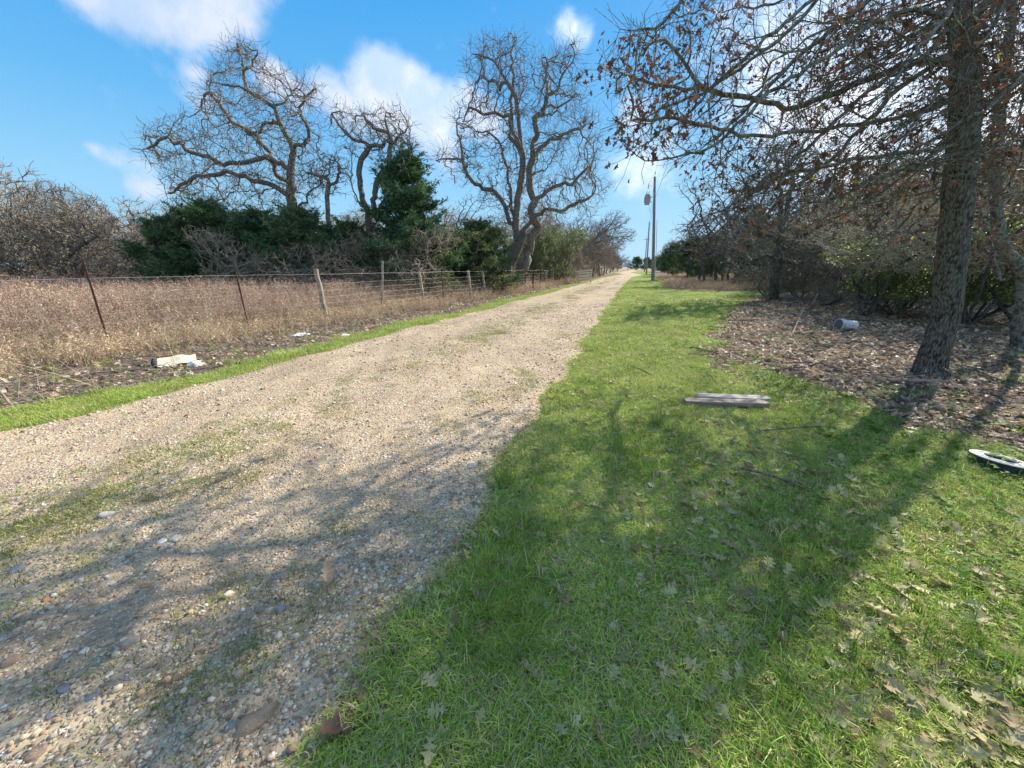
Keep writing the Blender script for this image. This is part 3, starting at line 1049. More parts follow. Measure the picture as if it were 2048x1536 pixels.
# ------------------------------------------------------------------ tree growing
def attach(pos, par, line, step, jit, rng):
    """adds a polyline of world points to the skeleton; its first point snaps to the nearest node"""
    line = [np.array(p, float) for p in line]
    if len(pos):
        A = np.array(pos); i0 = int(np.argmin(((A - line[0]) ** 2).sum(1))); last = i0
        line[0] = A[i0]
    else:
        pos.append(line[0]); par.append(-1); last = 0
    # catmull-rom through the points
    Q = [line[0]] + line + [line[-1]]
    for s in range(len(line) - 1):
        p0, p1, p2, p3 = Q[s], Q[s + 1], Q[s + 2], Q[s + 3]
        L = np.linalg.norm(p2 - p1); m = max(1, int(round(L / step)))
        for k in range(1, m + 1):
            t = k / m
            q = .5 * ((2 * p1) + (-p0 + p2) * t + (2 * p0 - 5 * p1 + 4 * p2 - p3) * t * t + (-p0 + 3 * p1 - 3 * p2 + p3) * t ** 3)
            if jit and k < m: q = q + rng.normal(0, jit, 3)
            pos.append(q); par.append(last); last = len(pos) - 1
    return last


def colonize(pos, par, att, step, di, dk, iters, rng, jit=.25, trop=(0, 0, 0)):
    pos = [np.array(p) for p in pos]; par = list(par)
    A = np.array(pos, np.float32); att = att.astype(np.float32)
    bd = np.full(len(att), 1e9, np.float32); bi = np.zeros(len(att), int)
    new0 = 0
    trop = np.array(trop)
    for it in range(iters):
        N = np.array(pos[new0:], np.float32)
        for c0 in range(0, len(N), 500):
            Nc = N[c0:c0 + 500]
            d = ((att[:, None, :] - Nc[None]) ** 2).sum(2)
            j = d.argmin(1); dm = np.sqrt(d[np.arange(len(att)), j])
            b = dm < bd
            bd[b] = dm[b]; bi[b] = j[b] + new0 + c0
        keep = bd > dk
        att, bd, bi = att[keep], bd[keep], bi[keep]
        if len(att) == 0: break
        act = bd < di
        if not act.any():
            di *= 1.3
            if di > 20: break
            continue
        idx = bi[act]
        P_ = np.array(pos, np.float32)
        dirs = att[act] - P_[idx]; dirs /= np.linalg.norm(dirs, axis=1, keepdims=True) + 1e-9
        S = np.zeros((len(pos), 3)); np.add.at(S, idx, dirs)
        ids = np.unique(idx)
        D2 = S[ids]; D2 /= np.linalg.norm(D2, axis=1, keepdims=True) + 1e-9
        D2 = D2 + rng.normal(0, jit, D2.shape) + trop
        D2 /= np.linalg.norm(D2, axis=1, keepdims=True) + 1e-9
        new0 = len(pos)
        for i, d in zip(ids, D2):
            pos.append(pos[i] + d * step); par.append(int(i))
    return np.array(pos), np.array(par)


def twigs(pos, par, rng, prob, L, nseg=2, k=1, bias=(0, 0, .25), minchild=40):
    """adds small side twigs to the fine end of the skeleton"""
    n = len(pos)
    cnt = np.ones(n)
    for i in range(n - 1, 0, -1):
        cnt[par[i]] += cnt[i]
    e = pos - pos[np.maximum(par, 0)]; e /= np.linalg.norm(e, axis=1, keepdims=True) + 1e-9
    out_p = [pos]; out_r = [par]; base = n
    for _ in range(k):
        m = (cnt < minchild) & (rng.random(n) < prob)
        ids = np.nonzero(m)[0]
        q = len(ids)
        d = e[ids] * .8 + rng.normal(0, .52, (q, 3)) + np.array(bias)
        d /= np.linalg.norm(d, axis=1, keepdims=True)
        ll = rng.uniform(.4, 1.0, (q, 1)) * L / nseg
        p = pos[ids]; pr = ids
        for s in range(nseg):
            p = p + d * ll
            out_p.append(p); out_r.append(pr); pr = base + np.arange(q); base += q
            d = d + rng.normal(0, .3, (q, 3)); d /= np.linalg.norm(d, axis=1, keepdims=True)
    return np.concatenate(out_p), np.concatenate(out_r)


def radii(pos, par, R, tip):
    n = len(pos)
    leafs = np.ones(n, bool); leafs[par[par >= 0]] = False
    # par index is always smaller than own index except appended twigs (still larger than parent)
    cnt = leafs.astype(float)
    order = np.arange(n - 1, -1, -1)
    for i in order:
        if par[i] >= 0: cnt[par[i]] += cnt[i]
    p = math.log(max(cnt[0], 2)) / math.log(R / tip)
    return tip * cnt ** (1 / p), cnt


def tube_mesh(name, pos, par, r, sides, sel, weld=False):
    n = len(pos)
    e = pos - pos[np.maximum(par, 0)]
    L = np.linalg.norm(e, axis=1, keepdims=True); e = e / (L + 1e-9)
    main = np.full(n, -1)
    order = np.argsort(r, kind='stable')
    ch = order[par[order] >= 0]
    main[par[ch]] = ch                       # the thickest child wins
    e[0] = e[main[0]] if main[0] >= 0 else (0, 0, 1)
    t = e.copy(); has = main >= 0
    t[has] = e[has] + e[main[has]]
    t /= np.linalg.norm(t, axis=1, keepdims=True) + 1e-9
    depth = np.zeros(n, int)
    for i in range(1, n): depth[i] = depth[par[i]] + 1
    N = np.zeros((n, 3))
    a = np.cross(t[0], (1.0, .1, 0)); N[0] = a / np.linalg.norm(a)
    srt = np.argsort(depth, kind='stable'); bounds = np.searchsorted(depth[srt], np.arange(depth.max() + 2))
    for d in range(1, depth.max() + 1):
        ids = srt[bounds[d]:bounds[d + 1]]
        v = N[par[ids]]; v = v - (v * t[ids]).sum(1, keepdims=True) * t[ids]
        ln = np.linalg.norm(v, axis=1, keepdims=True)
        bad = ln[:, 0] < .05
        if bad.any():
            v[bad] = np.cross(t[ids][bad], (.3, .5, .8)); ln = np.linalg.norm(v, axis=1, keepdims=True)
        N[ids] = v / (ln + 1e-9)
    B = np.cross(t, N)
    ids = np.nonzero(sel & (par >= 0))[0]
    pp = par[ids]; ismain = main[pp] == ids
    ang = np.arange(sides) * 2 * PI / sides
    ca, sa = np.cos(ang)[None, :, None], np.sin(ang)[None, :, None]
    Ns, Bs, rs = N[pp].copy(), B[pp].copy(), r[pp].copy()
    nm = ~ismain
    q = N[ids][nm] - (N[ids][nm] * e[ids][nm]).sum(1, keepdims=True) * e[ids][nm]
    q /= np.linalg.norm(q, axis=1, keepdims=True) + 1e-9
    Ns[nm] = q; Bs[nm] = np.cross(e[ids][nm], q); rs[nm] = np.minimum(r[ids][nm] * 1.15, r[pp][nm])
    A = pos[pp][:, None] + rs[:, None, None] * (ca * Ns[:, None] + sa * Bs[:, None])
    E = pos[ids][:, None] + r[ids][:, None, None] * (ca * N[ids][:, None] + sa * B[ids][:, None])
    V = np.concatenate([A, E], 1).reshape(-1, 3)
    k = np.arange(sides); k2 = (k + 1) % sides
    f = np.stack([k, k2, k2 + sides, k + sides], -1)[None] + (np.arange(len(ids)) * 2 * sides)[:, None, None]
    me = mesh_np(name, V, f.reshape(-1, 4), smooth=True)
    if weld:
        bm = bmesh.new(); bm.from_mesh(me)
        bmesh.ops.remove_doubles(bm, verts=bm.verts, dist=.0006)
        for fc in bm.faces: fc.smooth = True
        bm.to_mesh(me); bm.free()
    return me


TRI = [0]


def tree_parts(pos, par, R, tip, name, barkmat, twigmat, parent, thick=.035, sides=8, mid=None, flare=1.0, midsides=4, slim=None):
    r, cnt = radii(pos, par, R, tip)
    if slim:
        off = np.arange(len(pos)) >= slim[0]
        r = np.where(off & (r > .012), .012 + (r - .012) * slim[1], r)
    # root flare
    if flare > 1:
        z = pos[:, 2] - pos[0, 2]
        r = r * np.where(r > R * .5, 1 + (flare - 1) * np.exp(-z / .22), 1)
    big = r >= thick
    a = tube_mesh(name + '_trunk', pos, par, r, sides, big, True)
    o1 = link('trunk', a, barkmat, parent)
    mid = mid or thick * .4
    m2 = (~big) & (r >= mid)
    o2 = None
    if m2.any():
        b = tube_mesh(name + '_limbs', pos, par, r, midsides, m2)
        o2 = link('branch', b, twigmat, parent)
    c = tube_mesh(name + '_twigs', pos, par, r, 3, r < mid)
    o3 = link('twigs', c, twigmat, parent)
    o3['kind'] = 'stuff'
    if o2: o2['kind'] = 'stuff'
    TRI[0] += len(a.polygons) * 2 + (len(o2.data.polygons) * 2 if o2 else 0) + len(c.polygons) * 2
    return r, cnt


def poly_att(rng, poly, n, D, th, vprof=None):
    """points inside a photo outline, spread in depth about D"""
    us = [p[0] for p in poly]; vs_ = [p[1] for p in poly]
    out = []
    while len(out) < n:
        u = rng.uniform(min(us), max(us), n * 2); v = rng.uniform(min(vs_), max(vs_), n * 2)
        k = in_poly(u, v, poly)
        for a, b in zip(u[k] + rng.normal(0, 11, k.sum()), v[k] + rng.normal(0, 11, k.sum())):
            out.append(P(a, b, D + th * np.clip(rng.normal(0, .55), -1, 1)))
            if len(out) >= n: break
    return np.array(out)


def photo_tree(name, label, cat, D, limbs, poly, natt, th, R, tip, seed, step=.28, di=1.6, dk=.42, jit=.32, tw=(.55, .5), lj=.018, bark=None, twig=None, group=None, iters=70, thick=.05, k=2, tipstubs=None):
    rng = np.random.default_rng(seed)
    pos, par = [], []
    for li, L in enumerate(limbs):
        dz = 0 if li == 0 else rng.uniform(-.45, .45) * th
        line = []
        for j, q in enumerate(L):
            u, v = q[0], q[1]
            d = q[2] if len(q) > 2 else D + dz * j / max(1, len(L) - 1)
            line.append(P(u, v, d))
        if li == 0: line[0][2] = -.05
        kink = [line[0]]                      # crooked between the traced points
        for a_, b_ in zip(line[:-1], line[1:]):
            ln_ = np.linalg.norm(b_ - a_)
            for f_ in ((.35, .7) if ln_ > 1.1 else (.5,)):
                kink.append(a_ + (b_ - a_) * f_ + rng.normal(0, min(.17, .10 * ln_ + .03), 3))
            kink.append(b_)
        attach(pos, par, kink if li else line, step, lj, rng)
    base = pos[0].copy()
    att = poly_att(rng, poly, natt, D, th)
    pos, par = colonize(pos, par, att, step, di, dk, iters, rng, jit)
    pos, par = twigs(pos, par, rng, tw[0], tw[1], 3, k)
    root = empty(name, tuple(base))
    pos = pos - base
    tree_parts(pos, par, R, tip, name, bark or M_BARK, twig or M_TWIG, root, thick=thick)
    tag(root, label, cat, group)
    print(name, len(pos), 'nodes')
    return root


# --- the three big post oaks across the road
DA = 22
photo_tree('bare_oak', 'large leafless oak leaning its crown to the left above the dark cedars', 'tree', DA,
           [[(590, 545), (586, 470), (585, 426), (582, 380), (582, 340), (586, 297), (572, 270), (562, 250), (553, 225), (543, 211), (520, 195), (500, 184), (490, 165), (488, 150), (484, 117), (476, 88)],
            [(586, 300), (594, 289), (612, 280), (617, 262), (612, 245), (600, 225), (598, 215), (609, 191), (622, 185), (633, 178)],
            [(582, 340), (565, 325), (547, 320), (520, 318), (492, 325), (460, 325), (430, 320), (405, 312), (383, 305), (360, 285), (336, 273), (310, 290), (284, 300)],
            [(584, 372), (550, 330), (523, 288), (500, 265), (469, 250), (452, 225), (441, 203), (425, 192), (408, 190)],
            [(582, 395), (548, 372), (508, 363), (478, 352), (449, 342), (420, 350), (391, 352), (360, 370), (332, 387)],
            [(562, 252), (548, 240), (525, 250), (505, 270), (490, 262)], [(543, 211), (570, 205), (585, 190)],
            [(500, 184), (478, 172), (455, 170), (430, 165), (412, 160)], [(586, 440), (615, 405), (640, 370), (650, 330)],
            [(488, 156), (505, 120), (515, 100)]],
           [(470, 78), (520, 95), (530, 130), (580, 160), (635, 175), (640, 230), (635, 290), (645, 330), (640, 400), (600, 420), (560, 430), (500, 425), (440, 420), (350, 410), (330, 385), (320, 340), (280, 305), (290, 275), (330, 240), (375, 225), (400, 190), (410, 150), (440, 120), (445, 90)],
           2500, 3.2, .26, .0062, 101, step=.22, di=1.3, dk=.34, jit=.36, tw=(.7, .85), k=2)
photo_tree('bare_oak', 'leafless oak with broken upright limb stubs beside the pointed cedar', 'tree', 21,
           [[(738, 545), (740, 470), (738, 430), (728, 405), (722, 380), (718, 350), (722, 320), (735, 300), (730, 285), (705, 278), (688, 262), (672, 240), (664, 226), (680, 222)],
            [(738, 430), (745, 400), (752, 370), (765, 345), (778, 315), (782, 290), (775, 265), (745, 250), (730, 235), (728, 225)],
            [(742, 440), (760, 410), (775, 380), (800, 345)], [(732, 415), (715, 400), (705, 370), (695, 345), (691, 335)],
            [(705, 372), (706, 350), (704, 330)], [(718, 350), (722, 335), (720, 315)], [(782, 290), (800, 270), (815, 250), (808, 232)],
            [(735, 300), (750, 290), (770, 280), (790, 285), (815, 290)], [(775, 265), (770, 240), (772, 225)]],
           [(662, 222), (700, 220), (730, 222), (770, 220), (810, 228), (826, 270), (830, 310), (800, 350), (760, 320), (730, 300), (690, 300), (670, 260)],
           850, 2.2, .21, .0062, 102, step=.2, di=1.3, dk=.32, jit=.36, tw=(.7, .7), k=2)
photo_tree('bare_oak', 'tallest leafless oak with twin upright trunks beside the road fence', 'tree', 27,
           [[(1045, 580), (1042, 530), (1036, 480), (1032, 440), (1035, 400), (1045, 340), (1043, 300), (1038, 250), (1035, 215), (1030, 190), (1015, 165), (1000, 140), (985, 120), (960, 110), (945, 108)],
            [(1046, 572), (1056, 520), (1062, 475), (1064, 430), (1060, 380), (1065, 320), (1075, 270), (1085, 220), (1095, 190), (1120, 160), (1140, 130), (1150, 110), (1142, 95)],
            [(1043, 310), (1025, 260), (1020, 200), (1028, 150), (1022, 110), (1030, 80)],
            [(1030, 470), (1015, 430), (1003, 400), (985, 380), (960, 370), (935, 350), (925, 320), (905, 318), (872, 322)],
            [(925, 320), (922, 290), (915, 270), (913, 240)], [(1032, 440), (1022, 390), (1015, 345), (1005, 300), (990, 275), (965, 265), (945, 255), (915, 245)],
            [(1058, 430), (1075, 395), (1100, 378), (1130, 365), (1155, 355), (1175, 335), (1185, 325)],
            [(1065, 320), (1090, 290), (1120, 270), (1145, 260), (1170, 250)], [(1045, 340), (1020, 230), (990, 225), (960, 225), (940, 215)],
            [(1085, 220), (1110, 215), (1140, 200), (1160, 190)], [(1036, 470), (1070, 430), (1110, 420), (1150, 410), (1185, 390)], [(1015, 165), (1000, 180), (985, 160), (960, 150)],
            [(1095, 190), (1090, 160), (1095, 130), (1090, 115)]],
           [(940, 95), (980, 80), (1030, 68), (1050, 90), (1060, 120), (1100, 110), (1145, 90), (1160, 130), (1160, 180), (1190, 230), (1200, 290), (1190, 340), (1215, 380), (1190, 420), (1120, 450), (1060, 470), (1000, 450), (960, 400), (890, 330), (875, 310), (915, 290), (905, 230), (940, 190), (935, 140)],
           3000, 4.2, .40, .007, 103, step=.26, di=1.6, dk=.42, jit=.36, tw=(.7, .95), k=2)
photo_tree('dead_snag', 'small crooked bare oak between the leaning oak and the stubbed oak', 'tree', 19,
           [[(660, 545), (656, 430), (655, 385), (658, 365), (650, 355), (630, 350), (615, 345)], [(657, 368), (675, 358), (682, 345), (678, 330), (672, 318)], [(650, 355), (660, 335), (660, 320)]],
           [(610, 340), (640, 330), (675, 315), (690, 345), (685, 370), (650, 375), (615, 355)], 420, 1.0, .10, .007, 104, step=.14, di=.9, dk=.18, k=2, tw=(.7, .3))


# ------------------------------------------------------------------ generic woodland plants, built once and copied
def make_generic(name, seed, H, Rc, th, R, tip, natt, step, di, dk, jit, tw, bark, twig, stems=1, low=.25, spread=.5, leaf=None, leafmat=None, leafn=0, leafs=(.03, .05), leafc=None, k=2, thick=.05, droop=0.0):
    rng = np.random.default_rng(seed)
    pos, par = [], []
    root = empty(name)
    if stems == 1:
        ln = [(0, 0, -.1)]
        p = np.array([0, 0, 0.]); dx = rng.normal(0, .08, 2)
        for s in range(5):
            p = p + np.array([dx[0], dx[1], th / 5]); dx = dx + rng.normal(0, .12, 2); ln.append(tuple(p))
        attach(pos, par, ln, step, .02, rng)
        top = pos[-1]
        for b in range(5):
            a = b * 1.26 + rng.uniform(-.4, .4); L = Rc * rng.uniform(.5, .8)
            q = [top * rng.uniform(.75, 1)]
            d = np.array([math.cos(a) * spread * 1.6, math.sin(a) * spread * 1.6, rng.uniform(.4, 1.1)])
            pt = q[0]
            for s in range(4):
                d = d / np.linalg.norm(d); pt = pt + d * L / 3; q.append(pt); d = d + rng.normal(0, .35, 3)
            attach(pos, par, q, step, .03, rng)
    else:
        attach(pos, par, [(0, 0, -.1), (0, 0, .05)], step, 0, rng)
        for b in range(stems):
            a = b * 2 * PI / stems + rng.uniform(-.5, .5)
            q = [(0, 0, .02)]; pt = np.array([math.cos(a) * .12, math.sin(a) * .12, .1]); d = np.array([math.cos(a) * spread, math.sin(a) * spread, 1.0])
            q.append(tuple(pt))
            for s in range(4):
                d = d / np.linalg.norm(d); pt = pt + d * H * .16; q.append(tuple(pt)); d = d + rng.normal(0, .22, 3) + np.array([0, 0, -droop])
            attach(pos, par, q, step, .02, rng)
    # crown: lumpy ellipsoid
    A = []
    lumps = [(rng.normal(0, Rc * .42, 2), rng.uniform(low, .85) * H, rng.uniform(.4, .7) * Rc) for _ in range(9)]
    while len(A) < natt:
        c, z, rr = lumps[int(rng.integers(9))]
        q = rng.normal(0, 1, 3); q /= np.linalg.norm(q); q *= rr * rng.random() ** .4
        pz = z + q[2] * .8
        if pz < low * H * .8 or pz > H: continue
        A.append((c[0] + q[0], c[1] + q[1], pz))
    pos, par = colonize(pos, par, np.array(A), step, di, dk, 70, rng, jit, (0, 0, -droop * .5))
    core = len(pos)
    pos, par = twigs(pos, par, rng, tw[0], tw[1], 2, k)
    r, cnt = tree_parts(pos, par, R, tip, name, bark, twig, root, thick=thick, sides=7)
    if leafn:
        ends = np.nonzero(cnt < 6)[0]
        ids = ends[rng.integers(0, len(ends), leafn)]
        p = pos[ids] + rng.normal(0, .06, (leafn, 3))
        Rm = euler_np(rng.uniform(0, 6.28, leafn), rng.uniform(-1, 1, leafn), rng.uniform(0, 6.28, leafn))
        c = np.array(leafc[0])[None] * (1 - (t := rng.random((leafn, 1)))) + np.array(leafc[1])[None] * t
        me = scatter_mesh(name + '_leaves', leaf, p, Rm, rng.uniform(leafs[0], leafs[1], leafn), c)
        o = link('foliage', me, leafmat, root); o['kind'] = 'stuff'
        TRI[0] += len(me.polygons)
    print(name, len(pos), 'nodes')
    return root


small_leaf = [(np.array([(0, -.5, 0), (.28, 0, .06), (0, .5, 0), (-.28, 0, .06)]), np.array([(0, 1, 2), (0, 2, 3)]))]
LO_LEAF = [leaf_shape(np.random.default_rng(90 + i), False) for i in range(5)]

PROTO = {}
PROTO['oak1'] = make_generic('bare_tree', 201, 9, 3.6, 3.0, .19, .009, 2600, .22, 1.4, .3, .3, (.75, .5), M_BARK, M_TWIG, k=3)
PROTO['oak2'] = make_generic('bare_tree', 202, 10, 3.2, 3.8, .18, .009, 2400, .22, 1.4, .3, .25, (.75, .5), M_BARK, M_TWIG, spread=.35, k=3)
PROTO['brush1'] = make_generic('bare_thicket_tree', 203, 6.2, 3.0, 1.0, .12, .0085, 1500, .2, 1.2, .30, .25, (.8, .55), M_BARK, M_TWIGP, stems=6, low=.06, spread=.55, k=3, thick=.04, droop=.04)
PROTO['brush2'] = make_generic('bare_thicket_tree', 204, 5.0, 2.4, 1.0, .10, .0085, 1300, .2, 1.2, .28, .3, (.8, .5), M_BARK, M_TWIGP, stems=5, low=.05, spread=.7, k=3, thick=.04, droop=.05)
PROTO['yaupon'] = make_generic('evergreen_shrub', 205, 4.2, 1.7, .8, .07, .007, 800, .18, 1.0, .28, .3, (.5, .3), M_BARKN, M_DARKTW, stems=5, low=.10, spread=.45,
                               leaf=small_leaf, leafmat=M_GREENLEAF, leafn=15000, leafs=(.05, .09), leafc=[(.06, .095, .035), (.23, .27, .10)], thick=.03)
PROTO['yaupon2'] = make_generic('evergreen_shrub', 206, 3.6, 1.8, .8, .06, .007, 700, .18, 1.0, .28, .3, (.5, .3), M_BARKN, M_DARKTW, stems=6, low=.25, spread=.75,
                                leaf=small_leaf, leafmat=M_GREENLEAF, leafn=14000, leafs=(.045, .085), leafc=[(.11, .165, .05), (.34, .40, .13)], thick=.03)
PROTO['under'] = make_generic('bare_understory_tree', 207, 5.5, 2.4, 1.6, .075, .0065, 1000, .17, 1.1, .26, .28, (.75, .42), M_BARKN, M_BRUSHTW, stems=4, low=.36, spread=.35, k=3, thick=.025,
                              leaf=LO_LEAF, leafmat=M_RUST, leafn=4200, leafs=(.025, .06), leafc=[(.26, .25, .11), (.42, .31, .18)])
PROTO['slim'] = make_generic('slender_bare_tree', 208, 8, 1.8, 4.2, .10, .009, 600, .22, 1.3, .35, .2, (.7, .5), M_BARKN, M_TWIG, spread=.25, thick=.03)


# juniper
def make_juniper(seed, H, Rb, nspray, conical=1.0):
    rng = np.random.default_rng(seed)
    root = empty('cedar_tree')
    pos, par = [], []
    attach(pos, par, [(0, 0, -.1), (.05, 0, H * .3), (0, .08, H * .6), (0, 0, H * .97)], .2, .01, rng)
    tips = []
    nb = int(90 * H / 5)
    for b in range(nb):
        t = rng.random() ** .8
        z = H * (.05 + .9 * t); a = rng.uniform(0, 2 * PI)
        Rz = Rb * ((1 - t) ** (.75 * conical) * .95 + .05) * rng.uniform(.45, 1.3)
        if t < .12: Rz *= .85
        e = np.array([math.cos(a) * Rz, math.sin(a) * Rz, z + Rz * rng.uniform(.1, .5)])
        m = np.array([e[0] * .5, e[1] * .5, z + Rz * .05])
        attach(pos, par, [(0, 0, z), tuple(m), tuple(e)], .2, .02, rng)
        for q in range(int(nspray / nb)):
            s = rng.random() ** .55
            c = (m * (1 - s) + e * s) if s > .25 else m * s * 2 + np.array([0, 0, z]) * (1 - 2 * s)
            w = .06 + .13 * Rz * (1.25 - s)
            tips.append(c + rng.normal(0, 1, 3) * np.array([w, w, w * .8]))
        dd = e - m; dd = dd / (np.linalg.norm(dd) + 1e-6) + np.array([0, 0, .35])
        for q in range(14):
            tips.append(e + dd * q / 14 * rng.uniform(.25, .65) + rng.normal(0, .05 * (1 - q / 16), 3))
    pos = np.array(pos); par = np.array(par)
    tree_parts(pos, par, .05 * H / 2 + .02, .012, 'juniper', M_BARK, M_TWIG, root, thick=.05, sides=6)
    tips = np.array(tips); n = len(tips)
    # spray: a handful of narrow tapering blades
    T = []
    for i in range(5):
        V = []; F = []
        for j in range(6):
            d = rng.normal(0, .5, 3) + np.array([0, 0, .55]); d /= np.linalg.norm(d); s_ = np.cross(d, rng.normal(0, 1, 3)); s_ /= np.linalg.norm(s_)
            o = rng.normal(0, .12, 3); k = len(V); L = rng.uniform(.6, 1.1)
            V += [o, o + d * L * .45 + s_ * .09, o + d * L, o + d * L * .45 - s_ * .09]
            F += [(k, k + 1, k + 2), (k, k + 2, k + 3)]
        T.append((np.array(V), np.array(F)))
    out = tips.copy(); out[:, 2] = 0
    az = np.arctan2(out[:, 1], out[:, 0])
    Rm = euler_np(rng.normal(0, .5, n), rng.normal(.5, .4, n), az + rng.normal(0, .5, n))
    t = np.clip(rng.random((n, 1)) * .6 + .5 * np.array([[noise.noise(Vector(q * 1.1))] for q in tips]) + .15, 0, 1)
    c = np.array((.045, .095, .06)) * (1 - t) + np.array((.18, .25, .10)) * t
    me = scatter_mesh('juniper_foliage', T, tips, Rm, rng.uniform(.09, .27, n), c)
    o = link('foliage', me, M_CONIFER, root); o['kind'] = 'stuff'
    TRI[0] += len(me.polygons)
    return root


PROTO['jun1'] = make_juniper(301, 5.0, 2.2, 11000, .8)
PROTO['jun2'] = make_juniper(302, 6.6, 2.1, 11000, 1.15)
used = set()
ONES = ['', 'first', 'second', 'third', 'fourth', 'fifth', 'sixth', 'seventh', 'eighth', 'ninth', 'tenth', 'eleventh', 'twelfth', 'thirteenth', 'fourteenth', 'fifteenth', 'sixteenth', 'seventeenth', 'eighteenth', 'nineteenth']


def nth(n):
    if n < 20: return ONES[n]
    t, o = divmod(n, 10)
    return ({2: 'twentieth', 3: 'thirtieth', 4: 'fortieth', 5: 'fiftieth', 6: 'sixtieth'}[t] if o == 0 else {2: 'twenty', 3: 'thirty', 4: 'forty', 5: 'fifty', 6: 'sixty'}[t] + '-' + ONES[o])


SERIES = {}


def number_series():
    """labels of look-alike trees: their order from the left in the picture"""
    for phrase, lst in SERIES.items():
        lst.sort(key=lambda o: (o.location.x * math.cos(YAW) + o.location.y * math.sin(YAW)) / max(.1, -o.location.x * math.sin(YAW) + o.location.y * math.cos(YAW)))
        for i, o in enumerate(lst): o['label'] = '%s from the left of the %s' % (nth(i + 1), phrase)


def series(o, phrase):
    SERIES.setdefault(phrase, []).append(o)
    return o




def put(kind, x, y, s, rz, label, cat, group=None, sz=None, name=None):
    src = PROTO[kind]
    if kind not in used:
        used.add(kind); r = src
    else:
        r = src.copy(); COL.objects.link(r)
        for ch in src.children:
            if ch is None: continue
            c = ch.copy(); COL.objects.link(c); c.parent = r
    r.location = (x, y, float(zat(x, y)))
    r.rotation_euler = (0, 0, rz)
    r.scale = (s, s, (sz or s))
    for k_ in ('label', 'category', 'group'):
        if k_ in r: del r[k_]
    tag(r, label, cat, group)
    return r


def at(u, D):
    p = P(u, 600, D); return p[0], p[1]


rng = np.random.default_rng(77)
# cedars across the field
for i, (u, D, k, s, sz, lab) in enumerate([
        (372, 17.5, 'jun1', .80, .72, 'leftmost dark cedar at the field edge, beside the bare grey thicket'),
        (455, 18.0, 'jun1', 1.05, .86, 'broad dark cedar under the crown of the leaning oak'),
        (545, 18.5, 'jun1', 1.05, .80, 'broad dark cedar at the foot of the leaning oak'),
        (625, 18.0, 'jun1', .95, .80, 'dark cedar between the leaning oak and the stubbed oak'),
        (830, 20.0, 'jun2', 1.4, 1.03, 'tall pointed cedar rising between the stubbed oak and the tallest oak'),
        (715, 19.5, 'jun1', .9, .72, 'low dark cedar below the stubbed oak'),
        (960, 23.0, 'jun1', 1.0, .80, 'dark cedar half hidden left of the tallest oak'),
        (500, 21.5, 'jun1', 1.2, .84, 'dark cedar set back behind the broad cedars under the leaning oak')]):
    x, y = at(u, D)
    put(k, x, y, s, rng.uniform(0, 6), lab, 'tree', 'cedars at the field edge', sz=sz)
for i, (u, D, k, s, sz, lab) in enumerate([
        (915, 22.5, 'yaupon', 1.5, .95, 'grey-green leafy shrub right of the pointed cedar'),
        (975, 27, 'yaupon', 1.5, 1.15, 'leafy evergreen shrub directly left of the tallest oak trunk'),
        (1080, 33.0, 'yaupon', 1.35, 1.35, 'yellow-green vine-clad shrub just right of the tallest oak trunk'),
        (1112, 36.0, 'yaupon', 1.6, 1.35, 'yellow-green shrub on the fence right of the tallest oak'),
        (865, 19.0, 'yaupon', .9, .75, 'green shrub at the foot of the pointed cedar'),
        (770, 19.0, 'brush2', .75, .62, 'pale twiggy bush in front of the stubbed oak'),
        (600, 16.4, 'brush2', .7, .52, 'low pale leafless bush before the dark cedars'),
        (690, 17.0, 'brush2', .7, .55, 'pale spreading leafless bush left of the stubbed oak trunk'),
        (845, 18.0, 'brush2', .75, .66, 'grey twiggy bush before the pointed cedar'),
        (470, 15.8, 'brush2', .6, .60, 'pale leafless bush in front of the broad cedars, right of the second steel post line'),
        (915, 24.0, 'slim', .8, .72, 'slender bare tree standing behind the leafy shrub right of the pointed cedar')]):
    x, y = at(u, D)
    put(k, x, y, s, rng.uniform(0, 6), lab, 'shrub' if 'shrub' in lab or 'bush' in lab else 'tree', 'shrubs along the far side of the field', sz=sz)
# left bare thicket
for i, (u, D, k, s, sz, lab) in enumerate([
        (20, 19, 'brush1', 1.25, 1.02, 'tall arching leafless thicket tree at the left picture edge'),
        (130, 18, 'brush1', 1.15, .80, 'grey arching leafless thicket tree, second from the left edge'),
        (225, 19, 'brush2', 1.1, .72, 'low grey leafless thicket tree right of the arching thicket'),
        (-90, 17, 'brush1', 1.2, 1.0, 'leafless thicket tree cut by the left picture edge'),
        (295, 20, 'brush2', 1.05, .82, 'grey leafless thicket tree right beside the leftmost cedar'),
        (60, 26, 'brush1', 1.5, 1.15, 'leafless thicket tree behind the arching one at the left edge'),
        (240, 28, 'oak1', .95, .80, 'small bare oak rising behind the grey thicket left of the cedars'),
        (330, 30, 'brush1', 1.5, 1.0, 'bare thicket tree in the gap behind the leftmost cedar'),
        (160, 30, 'brush1', 1.5, 1.0, 'bare thicket tree far behind the left thicket')]):
    x, y = at(u, D)
    put(k, x, y, s, rng.uniform(0, 6), lab, 'tree', 'bare thicket left of the cedars', sz=sz)
# behind the oaks
back = [(420, 33, 'brush1'), (520, 34, 'oak1'), (620, 33, 'brush1'), (690, 30, 'oak2'), (770, 34, 'brush1'), (860, 36, 'oak1'), (930, 33, 'brush1'), (1000, 38, 'brush1'), (700, 27, 'brush2'), (890, 28, 'brush2')]
for i, (u, D, k) in enumerate(back):
    x, y = at(u, D)
    series(put(k, x, y, (1.25 if 'brush' in k else .78), rng.uniform(0, 6), 'bare tree half hidden behind the cedars and big oaks across the field', 'tree', 'bare trees behind the cedars', sz=(1.0 if 'brush' in k else .62)), 'bare trees half hidden behind the cedars and big oaks')
